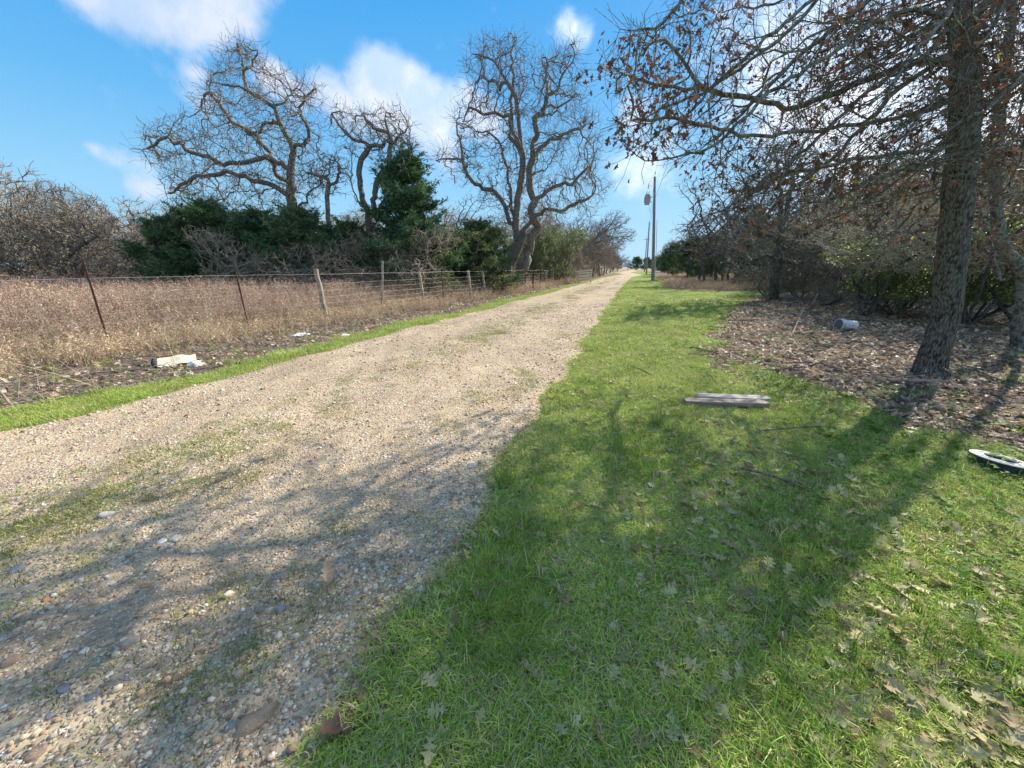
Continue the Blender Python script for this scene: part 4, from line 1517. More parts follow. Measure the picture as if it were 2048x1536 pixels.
# roadside trees beyond the tall oak, left of the road
ord_ = ['nearest', 'second', 'third', 'fourth', 'fifth', 'sixth', 'seventh', 'eighth']
rs = [(-8.9, 38, 'brush1', 1.25, 1.2), (-8.6, 45, 'oak1', .95, .85), (-6.3, 55, 'oak2', 1.05, .95), (-6.3, 66, 'oak1', 1.05, 1.0), (-7.0, 80, 'oak2', 1.0, .9), (-7.5, 95, 'oak1', 1.0, .85), (-8, 112, 'oak1', 1.1, .8), (-8.5, 132, 'oak2', 1.1, .8)]
for i, (x, y, k, s, sz) in enumerate(rs):
    put(k, x, y, s, rng.uniform(0, 6), '%s bare roadside tree beyond the tallest oak, left of the road' % ord_[i], 'tree', 'bare trees lining the left of the road', sz=sz)
for i, (x, y, k, s) in enumerate([(-11, 40, 'oak1', .85), (-12, 50, 'brush1', 1.3), (-10, 60, 'brush1', 1.2), (-11, 74, 'oak1', 1.0), (-10, 88, 'brush1', 1.4), (-13, 100, 'oak2', 1.0), (-9.2, 51, 'brush1', 1.2), (-8.6, 62, 'brush1', 1.3), (-8.2, 72, 'brush1', 1.3), (-13, 43, 'oak2', .9), (-12, 66, 'oak2', 1.0)]):
    series(put(k, x, y, s, rng.uniform(0, 6), 'bare tree in the woods behind the left roadside row', 'tree', 'woods behind the left roadside row', sz=s * .85), 'bare trees in the woods behind the left roadside row')

# right of the road, far to near
rt = [(1338, 62, 'jun1', 1.15, 1.0, 'dark cedar just right of the utility pole'), (1375, 48, 'jun1', 1.1, 1.0, 'dark cedar behind the bare slender trees on the right'),
      (1330, 85, 'jun1', 1.3, 1.05, 'far dark cedar seen right behind the utility pole'), (1480, 36, 'jun2', 1.0, 1.0, 'dark cedar left of the forked tree on the right'),
      (1415, 44, 'jun1', 1.1, .95, 'dark cedar among the slender bare trunks right of the road'), (1640, 30, 'jun1', 1.2, 1.0, 'dark cedar behind the forked tree'),
      (1520, 33, 'jun1', 1.0, .9, 'low dark cedar close behind the forked tree'), (1760, 34, 'jun1', 1.2, 1.0, 'dark cedar deep in the right woods')]
for (u, D, k, s, sz, lab) in rt:
    x, y = at(u, D)
    put(k, x, y, s, rng.uniform(0, 6), lab, 'tree', 'cedars right of the road', sz=sz)
sl = [(1370, 46, 1.05), (1392, 34, .95), (1402, 33, .85), (1425, 34, .95), (1450, 36, .8), (1345, 70, 1.0), (1440, 30, .7), (1500, 34, .9)]
for i, (u, D, s) in enumerate(sl):
    x, y = at(u, D); s *= 1.25
    series(put('slim', x, y, s, rng.uniform(0, 6), 'slender bare tree at the edge of the woods right of the utility pole', 'tree', 'slender bare trees right of the pole', sz=s * .95), 'slender bare trees by the utility pole')
bk = [(1440, 50, 'brush1', 1.1), (1500, 44, 'oak1', .75), (1560, 40, 'brush1', 1.1), (1600, 26, 'under', 1.1), (1650, 34, 'oak1', .8), (1660, 21, 'under', 1.1), (1720, 18, 'under', 1.1), (1700, 30, 'oak2', .75),
      (1780, 22, 'under', 1.2), (1800, 16, 'under', 1.15), (1870, 20, 'under', 1.25), (1850, 30, 'oak2', .8), (1950, 17, 'under', 1.2), (1960, 26, 'oak1', .85), (2040, 20, 'under', 1.3), (1930, 14, 'under', 1.0), (1390, 64, 'brush1', 1.2), (1355, 100, 'oak1', 1.0), (1320, 120, 'oak1', 1.1), (1580, 24, 'oak2', .8), (1690, 22, 'oak2', .85), (1740, 26, 'oak1', 1.0), (1830, 19, 'oak2', .85), (1920, 21, 'oak1', .95), (2010, 16, 'oak2', .8), (1620, 30, 'brush1', 1.4), (1480, 38, 'brush1', 1.2), (1530, 30, 'under', 1.2)]
for i, (u, D, k, s) in enumerate(bk):
    x, y = at(u, D)
    series(put(k, x, y, s, rng.uniform(0, 6), 'bare twiggy tree in the tangle of woods on the right', 'tree', 'tangled bare woods on the right', sz=s * (.85 if 'brush' in k else 1)), 'bare twiggy trees tangled in the woods on the right')
near_r = [(1735, 11.2, 'under', .80, .78, 'many-stemmed bare understory tree right behind the white bucket'), (1810, 12.8, 'under', .95, .90, 'many-stemmed understory tree just left of the leaning trunk'),
          (1950, 9.6, 'under', .85, .80, 'understory tree right of the big leaning trunk'), (1800, 11.2, 'yaupon2', 1.0, .66, 'bright green leafy shrub behind the big leaning trunk'),
          (1960, 10.5, 'yaupon2', 1.1, .78, 'bright green leafy shrub between the two big trunks'), (1760, 12.5, 'yaupon2', .9, .72, 'green leafy shrub behind the white bucket'),
          (2060, 9.5, 'yaupon2', 1.1, .85, 'green leafy shrub at the right picture edge'), (1600, 17.5, 'brush2', .55, .32, 'low bare brush at the foot of the forked tree'),
          (1530, 19, 'brush2', .5, .3, 'low pale brush left of the forked tree'), (1660, 15, 'brush2', .6, .36, 'low bare brush right of the forked tree'), (1480, 27, 'brush2', .6, .3, 'low pale brush along the dry grass right of the lawn')]
for (u, D, k, s, sz, lab) in near_r:
    x, y = at(u, D)
    put(k, x, y, s, rng.uniform(0, 6), lab, 'shrub' if ('shrub' in lab or 'brush' in lab) else 'tree', 'thicket around the big oaks', sz=sz)
# the far line of trees closing the horizon
for i in range(44):
    u = -300 + i * 66 + rng.uniform(-20, 20); D = rng.uniform(48, 130)
    x, y = at(u, D)
    if abs(x - float(road_mid(y))) < 4.5 or (x > -5 and x < 4): continue
    k = ['oak1', 'brush1', 'jun1', 'oak2'][i % 4]
    s = {'oak1': .9, 'brush1': 1.6, 'jun1': 1.4, 'oak2': .85}[k]
    series(put(k, x, y, s, rng.uniform(0, 6), 'distant tree in the wooded line that closes the view', 'tree', 'distant trees closing the view', sz=s * .8), 'distant trees in the line closing the view')
for i, (x, y, k, s) in enumerate([(-2, 215, 'jun1', 1.8), (3, 200, 'jun1', 1.6), (-6, 205, 'oak1', .9), (6, 170, 'jun1', 1.5), (-9, 170, 'oak1', 1.0), (7, 140, 'jun1', 1.4), (8, 115, 'jun1', 1.3), (-12, 190, 'jun1', 1.8), (12, 190, 'oak1', 1.0)]):
    series(put(k, x, y, s, rng.uniform(0, 6), 'distant tree where the road disappears', 'tree', 'distant trees at the end of the road', sz=s * .75), 'distant trees where the road disappears')

# ------------------------------------------------------------------ the big near oaks on the right
def near_oak(name, label, limbs, poly_list, R, seed, trunkmat, leafn, flare=1.5):
    rng = np.random.default_rng(seed)
    pos, par = [], []
    for li, L in enumerate(limbs):
        line = [P(q[0], q[1], q[2]) if not (isinstance(q, np.ndarray)) else q for q in L]
        if li == 0: line[0][2] = -.05
        attach(pos, par, line, .12 if li else .07, .012 if li else .004, rng)
        if li == 0: ntr = len(pos)
    base = pos[0].copy()
    att = []
    for (poly, n, d0, d1) in poly_list:
        if poly is None: att.append(n(rng)); continue
        us = [p[0] for p in poly]; vv = [p[1] for p in poly]
        u = rng.uniform(min(us), max(us), n * 4); v = rng.uniform(min(vv), max(vv), n * 4)
        k = np.nonzero(in_poly(u, v, poly))[0][:n]
        att += [np.array([P(u[i], v[i], rng.uniform(d0, d1)) for i in k])]
    att = np.concatenate(att)
    gap = np.array([noise.noise(Vector(q * .75)) + .5 * noise.noise(Vector(q * 1.9)) for q in att])
    att = att[gap > -.20]
    pos, par = colonize(pos, par, att, .12, .8, .16, 90, rng, .18, (-.05, -.03, -.12))
    pos, par = twigs(pos, par, rng, .7, .34, 2, 3, (-.15, -.1, .0), 45)
    root = empty(name, tuple(base))
    pos = pos - base
    r, cnt = tree_parts(pos, par, R, .0022, name, trunkmat, M_DARKTW, root, thick=.03, sides=20, mid=.009, flare=flare, midsides=5, slim=(ntr, .62))
    ends = np.nonzero(cnt < 5)[0]
    ids = ends[rng.integers(0, len(ends), leafn)]
    wp = pos[ids] + base
    # leaves hang on in clusters
    cl_ = np.array([noise.noise(Vector(p * .9)) for p in wp]) + rng.normal(0, .12, leafn)
    keep = cl_ > -.06
    p = pos[ids][keep] + rng.normal(0, .04, (keep.sum(), 3)); n = len(p)
    Rm = euler_np(rng.normal(1.9, .8, n), rng.normal(0, .7, n), rng.uniform(0, 6.28, n))
    t = rng.random((n, 1)) ** 1.6
    c = np.array((.075, .04, .032)) * (1 - t) + np.array((.21, .095, .06)) * t
    hot = rng.random(n) < .008
    c[hot] = (.50, .20, .09)
    yel = rng.random(n) < .006
    c[yel] = (.5, .45, .10)
    me = scatter_mesh(name + '_leaves', LO_LEAF, p, Rm, rng.uniform(.045, .085, n), c)
    o = link('foliage', me, M_RUST, root); o['kind'] = 'stuff'
    TRI[0] += len(me.polygons)
    tag(root, label, 'tree', 'big oaks on the right')
    print(name, len(pos), 'nodes', n, 'leaves')
    return root


def crown_pts(c, rad, n):
    def f(rng):
        q = rng.normal(0, 1, (n, 3)); q /= np.linalg.norm(q, axis=1, keepdims=True)
        q *= (rng.random((n, 1)) ** .45)
        return np.array(c) + q * np.array(rad)
    return f


T5 = 4.9
limbs0 = [[(1855, 757, T5), (1866, 715, T5), (1880, 670, T5), (1893, 620, T5), (1899, 560, T5), (1905, 500, T5), (1913, 430, T5), (1918, 360, T5), (1925, 300, T5), (1930, 220, T5), (1928, 120, 4.95), (1920, 20, 5.0), (1910, -150, 5.1), (1890, -420, 5.3), (1860, -800, 5.6)],
          [(1910, -150, 5.1), (1800, -120, 4.9), (1700, -60, 4.7), (1624, 0, 4.5), (1574, 41, 4.4), (1519, 91, 4.3), (1473, 132, 4.2), (1428, 169, 4.1), (1390, 214, 4.0), (1320, 262, 3.9), (1262, 310, 3.8)],
          [(1928, 130, 4.95), (1860, 120, 4.9), (1760, 150, 4.9), (1660, 190, 4.9), (1590, 215, 4.9), (1533, 205, 4.9), (1473, 191, 4.9), (1410, 178, 4.9), (1382, 146, 4.9), (1350, 100, 4.8), (1330, 80, 4.8)],
          [(1410, 178, 4.9), (1330, 172, 4.9), (1290, 162, 4.9), (1245, 148, 4.9), (1212, 122, 4.8)],
          [(1930, 200, 4.9), (1820, 230, 4.6), (1700, 250, 4.4), (1600, 262, 4.3), (1500, 270, 4.2), (1400, 250, 4.1), (1330, 235, 4.0), (1262, 240, 3.9)],
          [(1925, 290, 4.9), (1850, 300, 4.6), (1740, 315, 4.3), (1640, 335, 4.1), (1560, 352, 4.0), (1490, 395, 3.9), (1450, 420, 3.8), (1400, 440, 3.8)],
          [(1918, 360, 4.9), (1830, 390, 5.1), (1740, 405, 5.3), (1660, 430, 5.5), (1580, 470, 5.6)],
          [(1925, 300, 4.9), (1870, 330, 4.4), (1790, 345, 4.0), (1700, 385, 3.7), (1620, 405, 3.6)],
          [(1928, 60, 5.0), (1850, 20, 4.6), (1760, 40, 4.2), (1690, 90, 4.0), (1600, 150, 3.8), (1520, 200, 3.7), (1430, 290, 3.6), (1350, 315, 3.5), (1290, 322, 3.5)],
          [(1890, -420, 5.3), (1700, -330, 4.8), (1520, -190, 4.5), (1420, -90, 4.3), (1365, 0, 4.2), (1330, 42, 4.2), (1290, 58, 4.1), (1240, 58, 4.1)],
          [(1890, -420, 5.3), (1600, -300, 5.6), (1400, -220, 5.9)], [(1860, -800, 5.6), (1500, -700, 6.2)], [(1860, -800, 5.6), (2300, -800, 6.4)],
          [(1920, 20, 5.0), (2000, -60, 5.3), (2120, -140, 5.6)], [(1930, 200, 4.9), (1990, 150, 5.3), (2080, 100, 5.8)], [(1925, 330, 4.9), (1990, 300, 5.3), (2060, 290, 5.7)],
          [(1920, 20, 5.0), (1850, 110, 4.7), (1740, 180, 4.5), (1650, 262, 4.4), (1560, 340, 4.3), (1480, 400, 4.2)],
          [(1928, 100, 5.0), (1800, 175, 5.2), (1720, 260, 5.4), (1650, 330, 5.5), (1560, 400, 5.6), (1500, 470, 5.6)],
          [(1910, -150, 5.1), (1800, -60, 5.2), (1700, 30, 5.2), (1600, 110, 5.1), (1500, 210, 5.0), (1400, 300, 4.9), (1340, 318, 4.9)],
          [(1890, -420, 5.3), (1740, -160, 5.0), (1600, 40, 4.8), (1500, 120, 4.7), (1400, 190, 4.6), (1310, 225, 4.5)],
          [(1925, 250, 4.9), (1850, 320, 5.2), (1780, 372, 5.5), (1680, 432, 5.8), (1600, 450, 6.0)],
          [(1910, -150, 5.1), (1960, -120, 4.2), (1900, 20, 3.5), (1820, 120, 3.1), (1730, 230, 2.9)]]
polyv = [(1250, 40), (1400, -20), (2048, -20), (2060, 330), (1980, 390), (1880, 330), (1760, 430), (1620, 470), (1500, 460), (1430, 420), (1390, 350), (1345, 296), (1240, 300), (1215, 130)]
polyd = [(1500, 60), (1700, -20), (2048, -20), (2060, 300), (1880, 310), (1700, 360), (1500, 390), (1400, 300)]
near_oak('leaning_oak', 'big near oak with dark furrowed leaning trunk and drooping russet-leaved branches', limbs0,
         [(polyv, 1850, 3.4, 6.2), (polyd, 1600, 3.4, 6.0), (None, crown_pts((4.6, 6.0, 6.6), (3.8, 3.6, 2.6), 330), 0, 0)], .138, 401, M_BARKN, 7800, 1.55)

# pale lichened limbs that reach in from the second oak
limbs1 = [[(2043, 702, 6.7), (2040, 650, 6.7), (2046, 600, 6.7), (2046, 560, 6.7), (2034, 525, 6.7), (2010, 500, 6.7), (1996, 450, 6.7), (1990, 380, 6.7), (1994, 300, 6.7), (2000, 200, 6.7), (2020, 60, 6.8), (2030, -100, 6.8), (2030, -350, 7.0)],
          [(2047, 640, 6.7), (2075, 560, 6.6), (2100, 450, 6.5), (2110, 300, 6.4), (2120, 100, 6.3), (2130, -150, 6.4)],
          [(2120, 100, 6.3), (2080, 130, 5.2), (2048, 150, 4.3), (1990, 205, 4.0), (1930, 240, 3.9), (1890, 268, 3.8), (1840, 300, 3.8), (1760, 320, 3.8)],
          [(2130, -150, 6.4), (2060, -80, 5.0), (2009, 0, 4.0), (1985, 51, 3.9), (1954, 95, 3.8), (1910, 137, 3.7), (1877, 177, 3.7), (1861, 212, 3.7), (1820, 245, 3.6), (1740, 290, 3.6), (1650, 380, 3.6)],
          [(2009, 0, 4.0), (1940, 30, 3.9), (1840, 60, 3.8), (1750, 120, 3.8), (1660, 170, 3.8), (1580, 220, 3.8)],
          [(1996, 440, 6.7), (1940, 430, 6.6), (1860, 460, 6.5), (1780, 470, 6.6), (1700, 520, 6.7)],
          [(2034, 525, 6.7), (2000, 560, 7.2), (1980, 470, 7.6), (1950, 400, 7.8)],
          [(2030, -350, 7.0), (1900, -400, 7.6)], [(2030, -350, 7.0), (2200, -450, 7.6)]]
near_oak('second_oak', 'lichened oak at the right picture edge with twin trunks and pale reaching limbs', limbs1,
         [([(1560, 0), (2048, -20), (2120, 200), (2060, 420), (1900, 460), (1740, 480), (1700, 380), (1600, 260)], 850, 4.6, 8.0),
          ([(1800, 330), (2100, 300), (2100, 520), (1900, 540), (1750, 500)], 400, 5.5, 8.5),
          (None, crown_pts((7.9, 9.3, 6.6), (3.4, 3.4, 2.6), 300), 0, 0)], .105, 402, M_LICH, 5000, 1.35)
# forked tree further back
photo_tree('forked_oak', 'forked oak at the edge of the lawn with bare brush at its foot', 'tree', 17.0,
           [[(1550, 606), (1548, 570), (1555, 520), (1562, 480), (1560, 440), (1563, 400), (1558, 350), (1550, 300)], [(1562, 470), (1575, 420), (1585, 370), (1580, 310)],
            [(1562, 490), (1520, 470), (1480, 440), (1450, 430)], [(1560, 500), (1600, 470), (1650, 440), (1680, 400)], [(1555, 530), (1510, 520), (1470, 540)], [(1556, 520), (1620, 520), (1660, 540)]],
           [(1540, 290), (1600, 280), (1660, 340), (1700, 420), (1690, 540), (1600, 560), (1480, 560), (1440, 500), (1440, 420), (1500, 350)],
           1500, 2.6, .20, .007, 105, step=.17, di=1.0, dk=.22, jit=.25, tw=(.8, .4), bark=M_BARKN, twig=M_DARKTW, k=3)
# out of frame to the right: the trees whose shade falls on the near lawn and road
for i, (x, y, k, s) in enumerate([(12.5, 4.5, 'oak2', .7), (9.5, -1.5, 'oak1', .5)]):
    series(put(k, x, y, s, rng.uniform(0, 6), 'bare oak in the grove beyond the right picture edge', 'tree', 'grove beyond the right picture edge', sz=s), 'bare oaks in the grove beyond the right picture edge')

# vine-clad dark snag by the tall oak
sn = MB()
rng = np.random.default_rng(9)
pts = [P(1000, 560, 25.5), P(1020, 525, 25.5), P(1037, 490, 25.5), P(1048, 466, 25.5)]
pts[0][2] = -.1
sn.tube([p for p in pts], [.42, .40, .34, .20], 12)
o = link('leaning_snag', sn.mesh('leaning_snag', True), M_BARKN)
tag(o, 'thick dark broken trunk leaning across the foot of the tallest oak', 'dead trunk')

# ------------------------------------------------------------------ fence
def mat_wood(name, a, b, s=1.0):
    m, nt, out = mat_new(name)
    g = nt.new('ShaderNodeTexCoord').outputs['Object']
    mp = nt.new('ShaderNodeMapping'); mp.inputs['Scale'].default_value = (1, 1, .12) if s > 0 else (.06, 1, 1)
    nt.l.new(g, mp.inputs[0])
    n = nt.noise(mp.outputs[0], 40, 5, .65); n2 = nt.noise(g, 5, 4, .6)
    c = nt.mix(nt.ramp(n, .35, .68), a, b)
    c = nt.mix(nt.ramp(n2, .5, .75, 0, .5), c, tuple(q * .5 for q in a))
    finish(nt, out, c, .9, n, .6, .01, .15)
    return m


def mat_plain(name, c, rough=.6, metal=0.0, spot=None, sc_=12, spec=.3):
    m, nt, out = mat_new(name)
    g = nt.new('ShaderNodeTexCoord').outputs['Object']
    n = nt.noise(g, sc_, 5, .65)
    cc = nt.mix(nt.ramp(n, .45, .7), c, spot or tuple(q * .65 for q in c))
    finish(nt, out, cc, rough, n, .2, .01, spec, metal=metal)
    return m


M_POST = mat_wood('weathered_post', (.20, .165, .13), (.42, .37, .30))
M_TPOST = mat_plain('rusty_steel', (.10, .055, .04), .75, .3, (.16, .075, .045))
M_WIRE = mat_plain('galvanised_wire', (.46, .44, .41), .5, .5, (.32, .27, .22), 30)
fence = empty('wire_fence', (0, 0, 0))
tag(fence, 'leaning wire fence of rusty steel and weathered wooden posts along the weedy field', 'fence')


def ray_post(ub, vb, ut, vt):
    g = G(ub, vb); p = np.array([g[0], g[1], 0.0])
    Df = -p[0] * math.sin(YAW) + p[1] * math.cos(YAW)
    t = P(ut, vt, Df)
    return p, t


posts = []
for (ub, vb, ut, vt, kd, rr) in [(222, 702, 165, 520, 's', .022), (498, 660, 467, 528, 's', .022), (655, 641, 632, 538, 'w', .06), (763, 622, 765, 522, 'w', .032), (850, 610, 837, 543, 'w', .055), (887, 603, 882, 540, 's', .024),
                             (943, 598, 936, 540, 'w', .06)]:
    b, t = ray_post(ub, vb, ut, vt)
    posts.append((b, t, kd, rr))
rng = np.random.default_rng(55)
yy = posts[-1][0][1]
gaps = 0
while yy < 75:
    yy += rng.uniform(1.6, 2.6)
    b = np.array([float(fence_x(yy)), yy, 0.]); t = b + np.array([rng.normal(0, .06), rng.normal(0, .08), rng.uniform(1.2, 1.55)])
    posts.append((b, t, 's' if rng.random() < .35 else 'w', rng.uniform(.04, .075)))
b0 = np.array([float(fence_x(.4)) - .1, .3, 0.]); posts.insert(0, (b0, b0 + np.array([-.15, -.1, 1.3]), 'w', .06))
b0 = np.array([float(fence_x(-3.5)), -3.5, 0.]); posts.insert(0, (b0, b0 + np.array([0, 0, 1.3]), 's', .022))
for (b, t, kd, rr) in posts:
    mb = MB(); b = b.copy(); b[2] = float(zat(b[0], b[1])) - .12
    L = np.linalg.norm(t - b)
    if kd == 's':
        d = (t - b) / L
        mb.tube([b, t], rr * .62, 4)
        k = np.cross(d, (0, 0, 1.)); k = np.array([1., 0, 0])
        mb.box((b + t) / 2 + k * rr * .7, (rr * 2.0, .006, L), None)
        # bring the flange onto the post's lean
        M_ = np.array(Vector((0, 0, 1)).rotation_difference(Vector(d)).to_matrix())
        V0 = mb.V[-8:]; mb.V = mb.V[:-8]; mid = (b + t) / 2
        for v in V0:
            q = np.array(v) - mid; mb.V.append(tuple(M_ @ q + mid))
        for q in np.arange(.25, L - .05, .12):
            mb.box(b + d * q + np.array([rr, 0, 0]), (.02, .014, .012))
        o = link('steel_post', mb.mesh('steel_post'), M_TPOST, fence)
    else:
        seg = 7
        pp = [b + (t - b) * i / seg + np.array([rng.normal(0, rr * .12), rng.normal(0, rr * .12), 0]) for i in range(seg + 1)]
        mb.tube(pp, [rr * rng.uniform(.88, 1.12) for _ in range(seg + 1)], 10)
        o = link('wooden_post', mb.mesh('wooden_post', True), M_POST, fence)


def at_h(b, t, h):
    k = h / max(t[2] - b[2], .3); return b + (t - b) * min(k, .97)


for hh, rw in ((1.27, .0026), (1.02, .0017), (.84, .0017), (.66, .0017), (.49, .0017), (.33, .0017), (.17, .0017)):
    mb = MB(); pl_ = []
    for i, (b, t, kd, rr) in enumerate(posts):
        off = np.array([rr * .9, 0, 0]); p = at_h(b, t, min(hh, (t[2] - b[2]) * .96)) + off
        if i:
            q = pl_[-1]
            m_ = max(2, int(np.linalg.norm(p - q) / .6))
            for k in range(1, m_):
                f = k / m_; s = (q * (1 - f) + p * f); s = s + np.array([rng.normal(0, .004), 0, -.05 * (hh < 1.2) * f * (1 - f) + rng.normal(0, .004)]); pl_.append(s)
        pl_.append(p)
    mb.tube(pl_, rw, 4, False)
    o = link('wire', mb.mesh('wire'), M_WIRE, fence)
mb = MB(); nst = 0
for i in range(len(posts) - 1):
    b, t, _, _ = posts[i]; b2, t2, _, _ = posts[i + 1]
    if b[1] > 26: break
    L = np.linalg.norm(b2 - b); m_ = int(L / .30)
    for k in range(1, m_):
        f = k / m_
        lo = at_h(b, t, .17) * (1 - f) + at_h(b2, t2, .17) * f; hi = at_h(b, t, 1.02) * (1 - f) + at_h(b2, t2, 1.02) * f
        mb.tube([lo, (lo + hi) / 2 + rng.normal(0, .01, 3), hi], .0014, 3, False)
o = link('stay_wires', mb.mesh('stay_wires'), M_WIRE, fence); o['kind'] = 'stuff'

# stray pale stake bottom left
b = G(30, 815); mb = MB(); p0 = np.array([b[0], b[1], -.05]); mb.tube([p0, p0 + np.array([-.08, -.05, .35])], [.014, .009], 6)
o = link('broken_stake', mb.mesh('broken_stake'), M_POST)
tag(o, 'short broken stake leaning in the verge left of the first steel post', 'stake')

# gate seen far along the fence
M_WHITEW = mat_plain('pale_gate_wood', (.62, .60, .56), .7, 0, (.45, .42, .38))
gx, gy = at(1168, 38); gt = empty('farm_gate', (gx, gy, 0), math.radians(80))
for z in (.45, .8, 1.1, 1.35):
    mb = MB(); mb.box((0, 0, z), (1.5, .04, .12), rotz(0) @ np.array([[1, 0, 0], [0, 1, 0], [.08, 0, 1]])); link('rail', mb.mesh('rail'), M_WHITEW, gt)
for xx in (-.8, .8):
    mb = MB(); mb.box((xx, 0, .75), (.1, .1, 1.6)); link('post', mb.mesh('post'), M_WHITEW, gt)
gt.rotation_euler = (0, 0, math.radians(35)); gt.scale = (.8, .8, .85)
tag(gt, 'small sagging pale wooden gate far along the fence under the bare trees', 'gate')

# ------------------------------------------------------------------ power line
M_POLE = mat_wood('pole_wood', (.17, .16, .155), (.33, .315, .30))
M_GREY = mat_plain('grey_tank', (.40, .43, .45), .4, .2, (.30, .32, .34))
M_CERAM = mat_plain('insulator', (.30, .22, .18), .3)
M_CABLE = mat_plain('cable', (.07, .07, .075), .6)
PXL = 1.45
poleY = [('pole', 44.0 + .7, 10.25, 0), ('pole2', 92, 10.8, 1), ('pole3', 138, 10.8, 2), ('behind', -22, 10.9, 3)]
labs = ['nearest wooden utility pole carrying a grey transformer beside the lawn', 'second utility pole, thinner behind the transformer pole', 'farthest utility pole with a short crossarm near the road end', 'utility pole behind the viewer by the road']
tops = []
for i, (nm, yp, H, q) in enumerate(poleY):
    lx = (-.92, -.5, -.3, .1)[i]
    e = empty('utility_pole', (PXL, yp, 0))
    mb = MB(); mb.tube([(0, 0, -.3), (lx * .35, 0, H * .35), (lx * .7, 0, H * .7), (lx, 0, H)], [.17, .155, .135, .11], 16)
    link('pole', mb.mesh('pole', True), M_POLE, e)
    mb = MB(); mb.tube([(lx, 0, H - .05), (lx, 0, H + .28)], .02, 8); mb.lathe([(.0, .22), (.055, .24), (.06, .3), (.04, .33), (.055, .36), (.05, .42), (.0, .44)], 12, c=(lx, 0, H))
    link('insulator', mb.mesh('insulator', True), M_CERAM, e)
    tops.append(np.array([PXL + lx, yp, H + .4]))
    if i == 0:
        T = np.array([lx - .50, -.12, H - 2.1])
        mb = MB(); mb.lathe([(0, -.5), (.24, -.5), (.26, -.46), (.26, .40), (.275, .42), (.275, .46), (.2, .52), (0, .54)], 20, c=T)
        for k in range(8):
            a = k * PI / 4
            mb.box(T + np.array([math.cos(a) * .29, math.sin(a) * .29, 0]), (.07, .015, .6), rotz(a))
        link('transformer', mb.mesh('transformer', True), M_GREY, e)
        for dx in (-.1, .1):
            mb = MB(); mb.lathe([(.0, .5), (.035, .5), (.05, .56), (.03, .6), (.05, .64), (.03, .68), (.04, .74), (0, .76)], 10, c=T + np.array([dx, 0, 0]))
            link('bushing', mb.mesh('bushing', True), M_CERAM, e)
        mb = MB(); mb.box(T + np.array([.35, .05, .2]), (.25, .06, .08)); mb.box(T + np.array([.35, .05, -.25]), (.25, .06, .08)); link('bracket', mb.mesh('bracket'), M_GREY, e)
        mb = MB(); mb.tube([(lx - .12, 0, H - .9), (lx - .45, 0, H - .75), (lx - .55, 0, H - .95)], .018, 6); mb.tube([(lx - .5, 0, H - .6), (lx - .5, 0, H - 1.05)], .04, 8)
        link('fuse_cutout', mb.mesh('fuse_cutout'), M_CERAM, e)
        mb = MB(); mb.tube([T + np.array([-.1, 0, .75]), T + np.array([-.15, 0, 1.2]), (lx - .5, 0, H - 1.0)], .008, 5)
        mb.tube([T + np.array([.2, 0, -.3]), T + np.array([.25, 0, -.8]), (lx - .1, -.1, H - 3.3)], .012, 5); mb.tube([(lx - .5, 0, H - .6), (lx, 0, H + .35)], .007, 5)
        link('jumper_cable', mb.mesh('jumper_cable'), M_CABLE, e)
        mb = MB(); mb.tube([(.17, -.05, 0), (-.02, -.05, 3.4), (-.26, -.05, 6.2)], .028, 8); link('conduit', mb.mesh('conduit', True), mat_plain('pale_conduit', (.55, .58, .60), .5), e)
        mb = MB(); mb.box((.12, -.16, 1.25), (.26, .12, .36)); link('meter_box', mb.mesh('meter_box', False, .01), M_GREY, e)
        mb = MB(); mb.tube([(lx + .12, 0, H - 3.0), (lx + .24, 0, H - 3.0)], .03, 6); mb.box((lx + .17, 0, H - 1.5), (.12, .05, .05)); link('bolt', mb.mesh('bolt'), M_GREY, e)
    if i == 2:
        mb = MB(); mb.box((lx, 0, H - .6), (2.0, .1, .12)); link('crossarm', mb.mesh('crossarm'), M_POLE, e)
    tag(e, labs[i], 'utility pole', 'utility poles along the road')
# wires belong to the line, not to a pole
order = [3, 0, 1, 2]
for w, (dz, dx, sag, lab) in enumerate([(0, 0, .7, 'upper overhead power wire running above the lawn from pole to pole'), (-2.9, .1, 1.0, 'lower overhead power wire running from pole to pole')]):
    mb = MB()
    for a, b in zip(order[:-1], order[1:]):
        A, B = tops[a] + np.array([dx, 0, dz]), tops[b] + np.array([dx, 0, dz])
        mb.tube([A + (B - A) * k / 24 - np.array([0, 0, sag * 4 * (k / 24) * (1 - k / 24)]) for k in range(25)], .010, 4, False)
    o = link('power_wire', mb.mesh('power_wire'), M_CABLE); tag(o, lab, 'power line', 'overhead wires')

# ------------------------------------------------------------------ small things lying about
# two weathered boards
M_BOARD = mat_wood('grey_board', (.30, .27, .24), (.56, .52, .47), -1)
M_BOARD2 = mat_wood('brown_board', (.20, .15, .12), (.42, .34, .28), -1)
rng = np.random.default_rng(3)


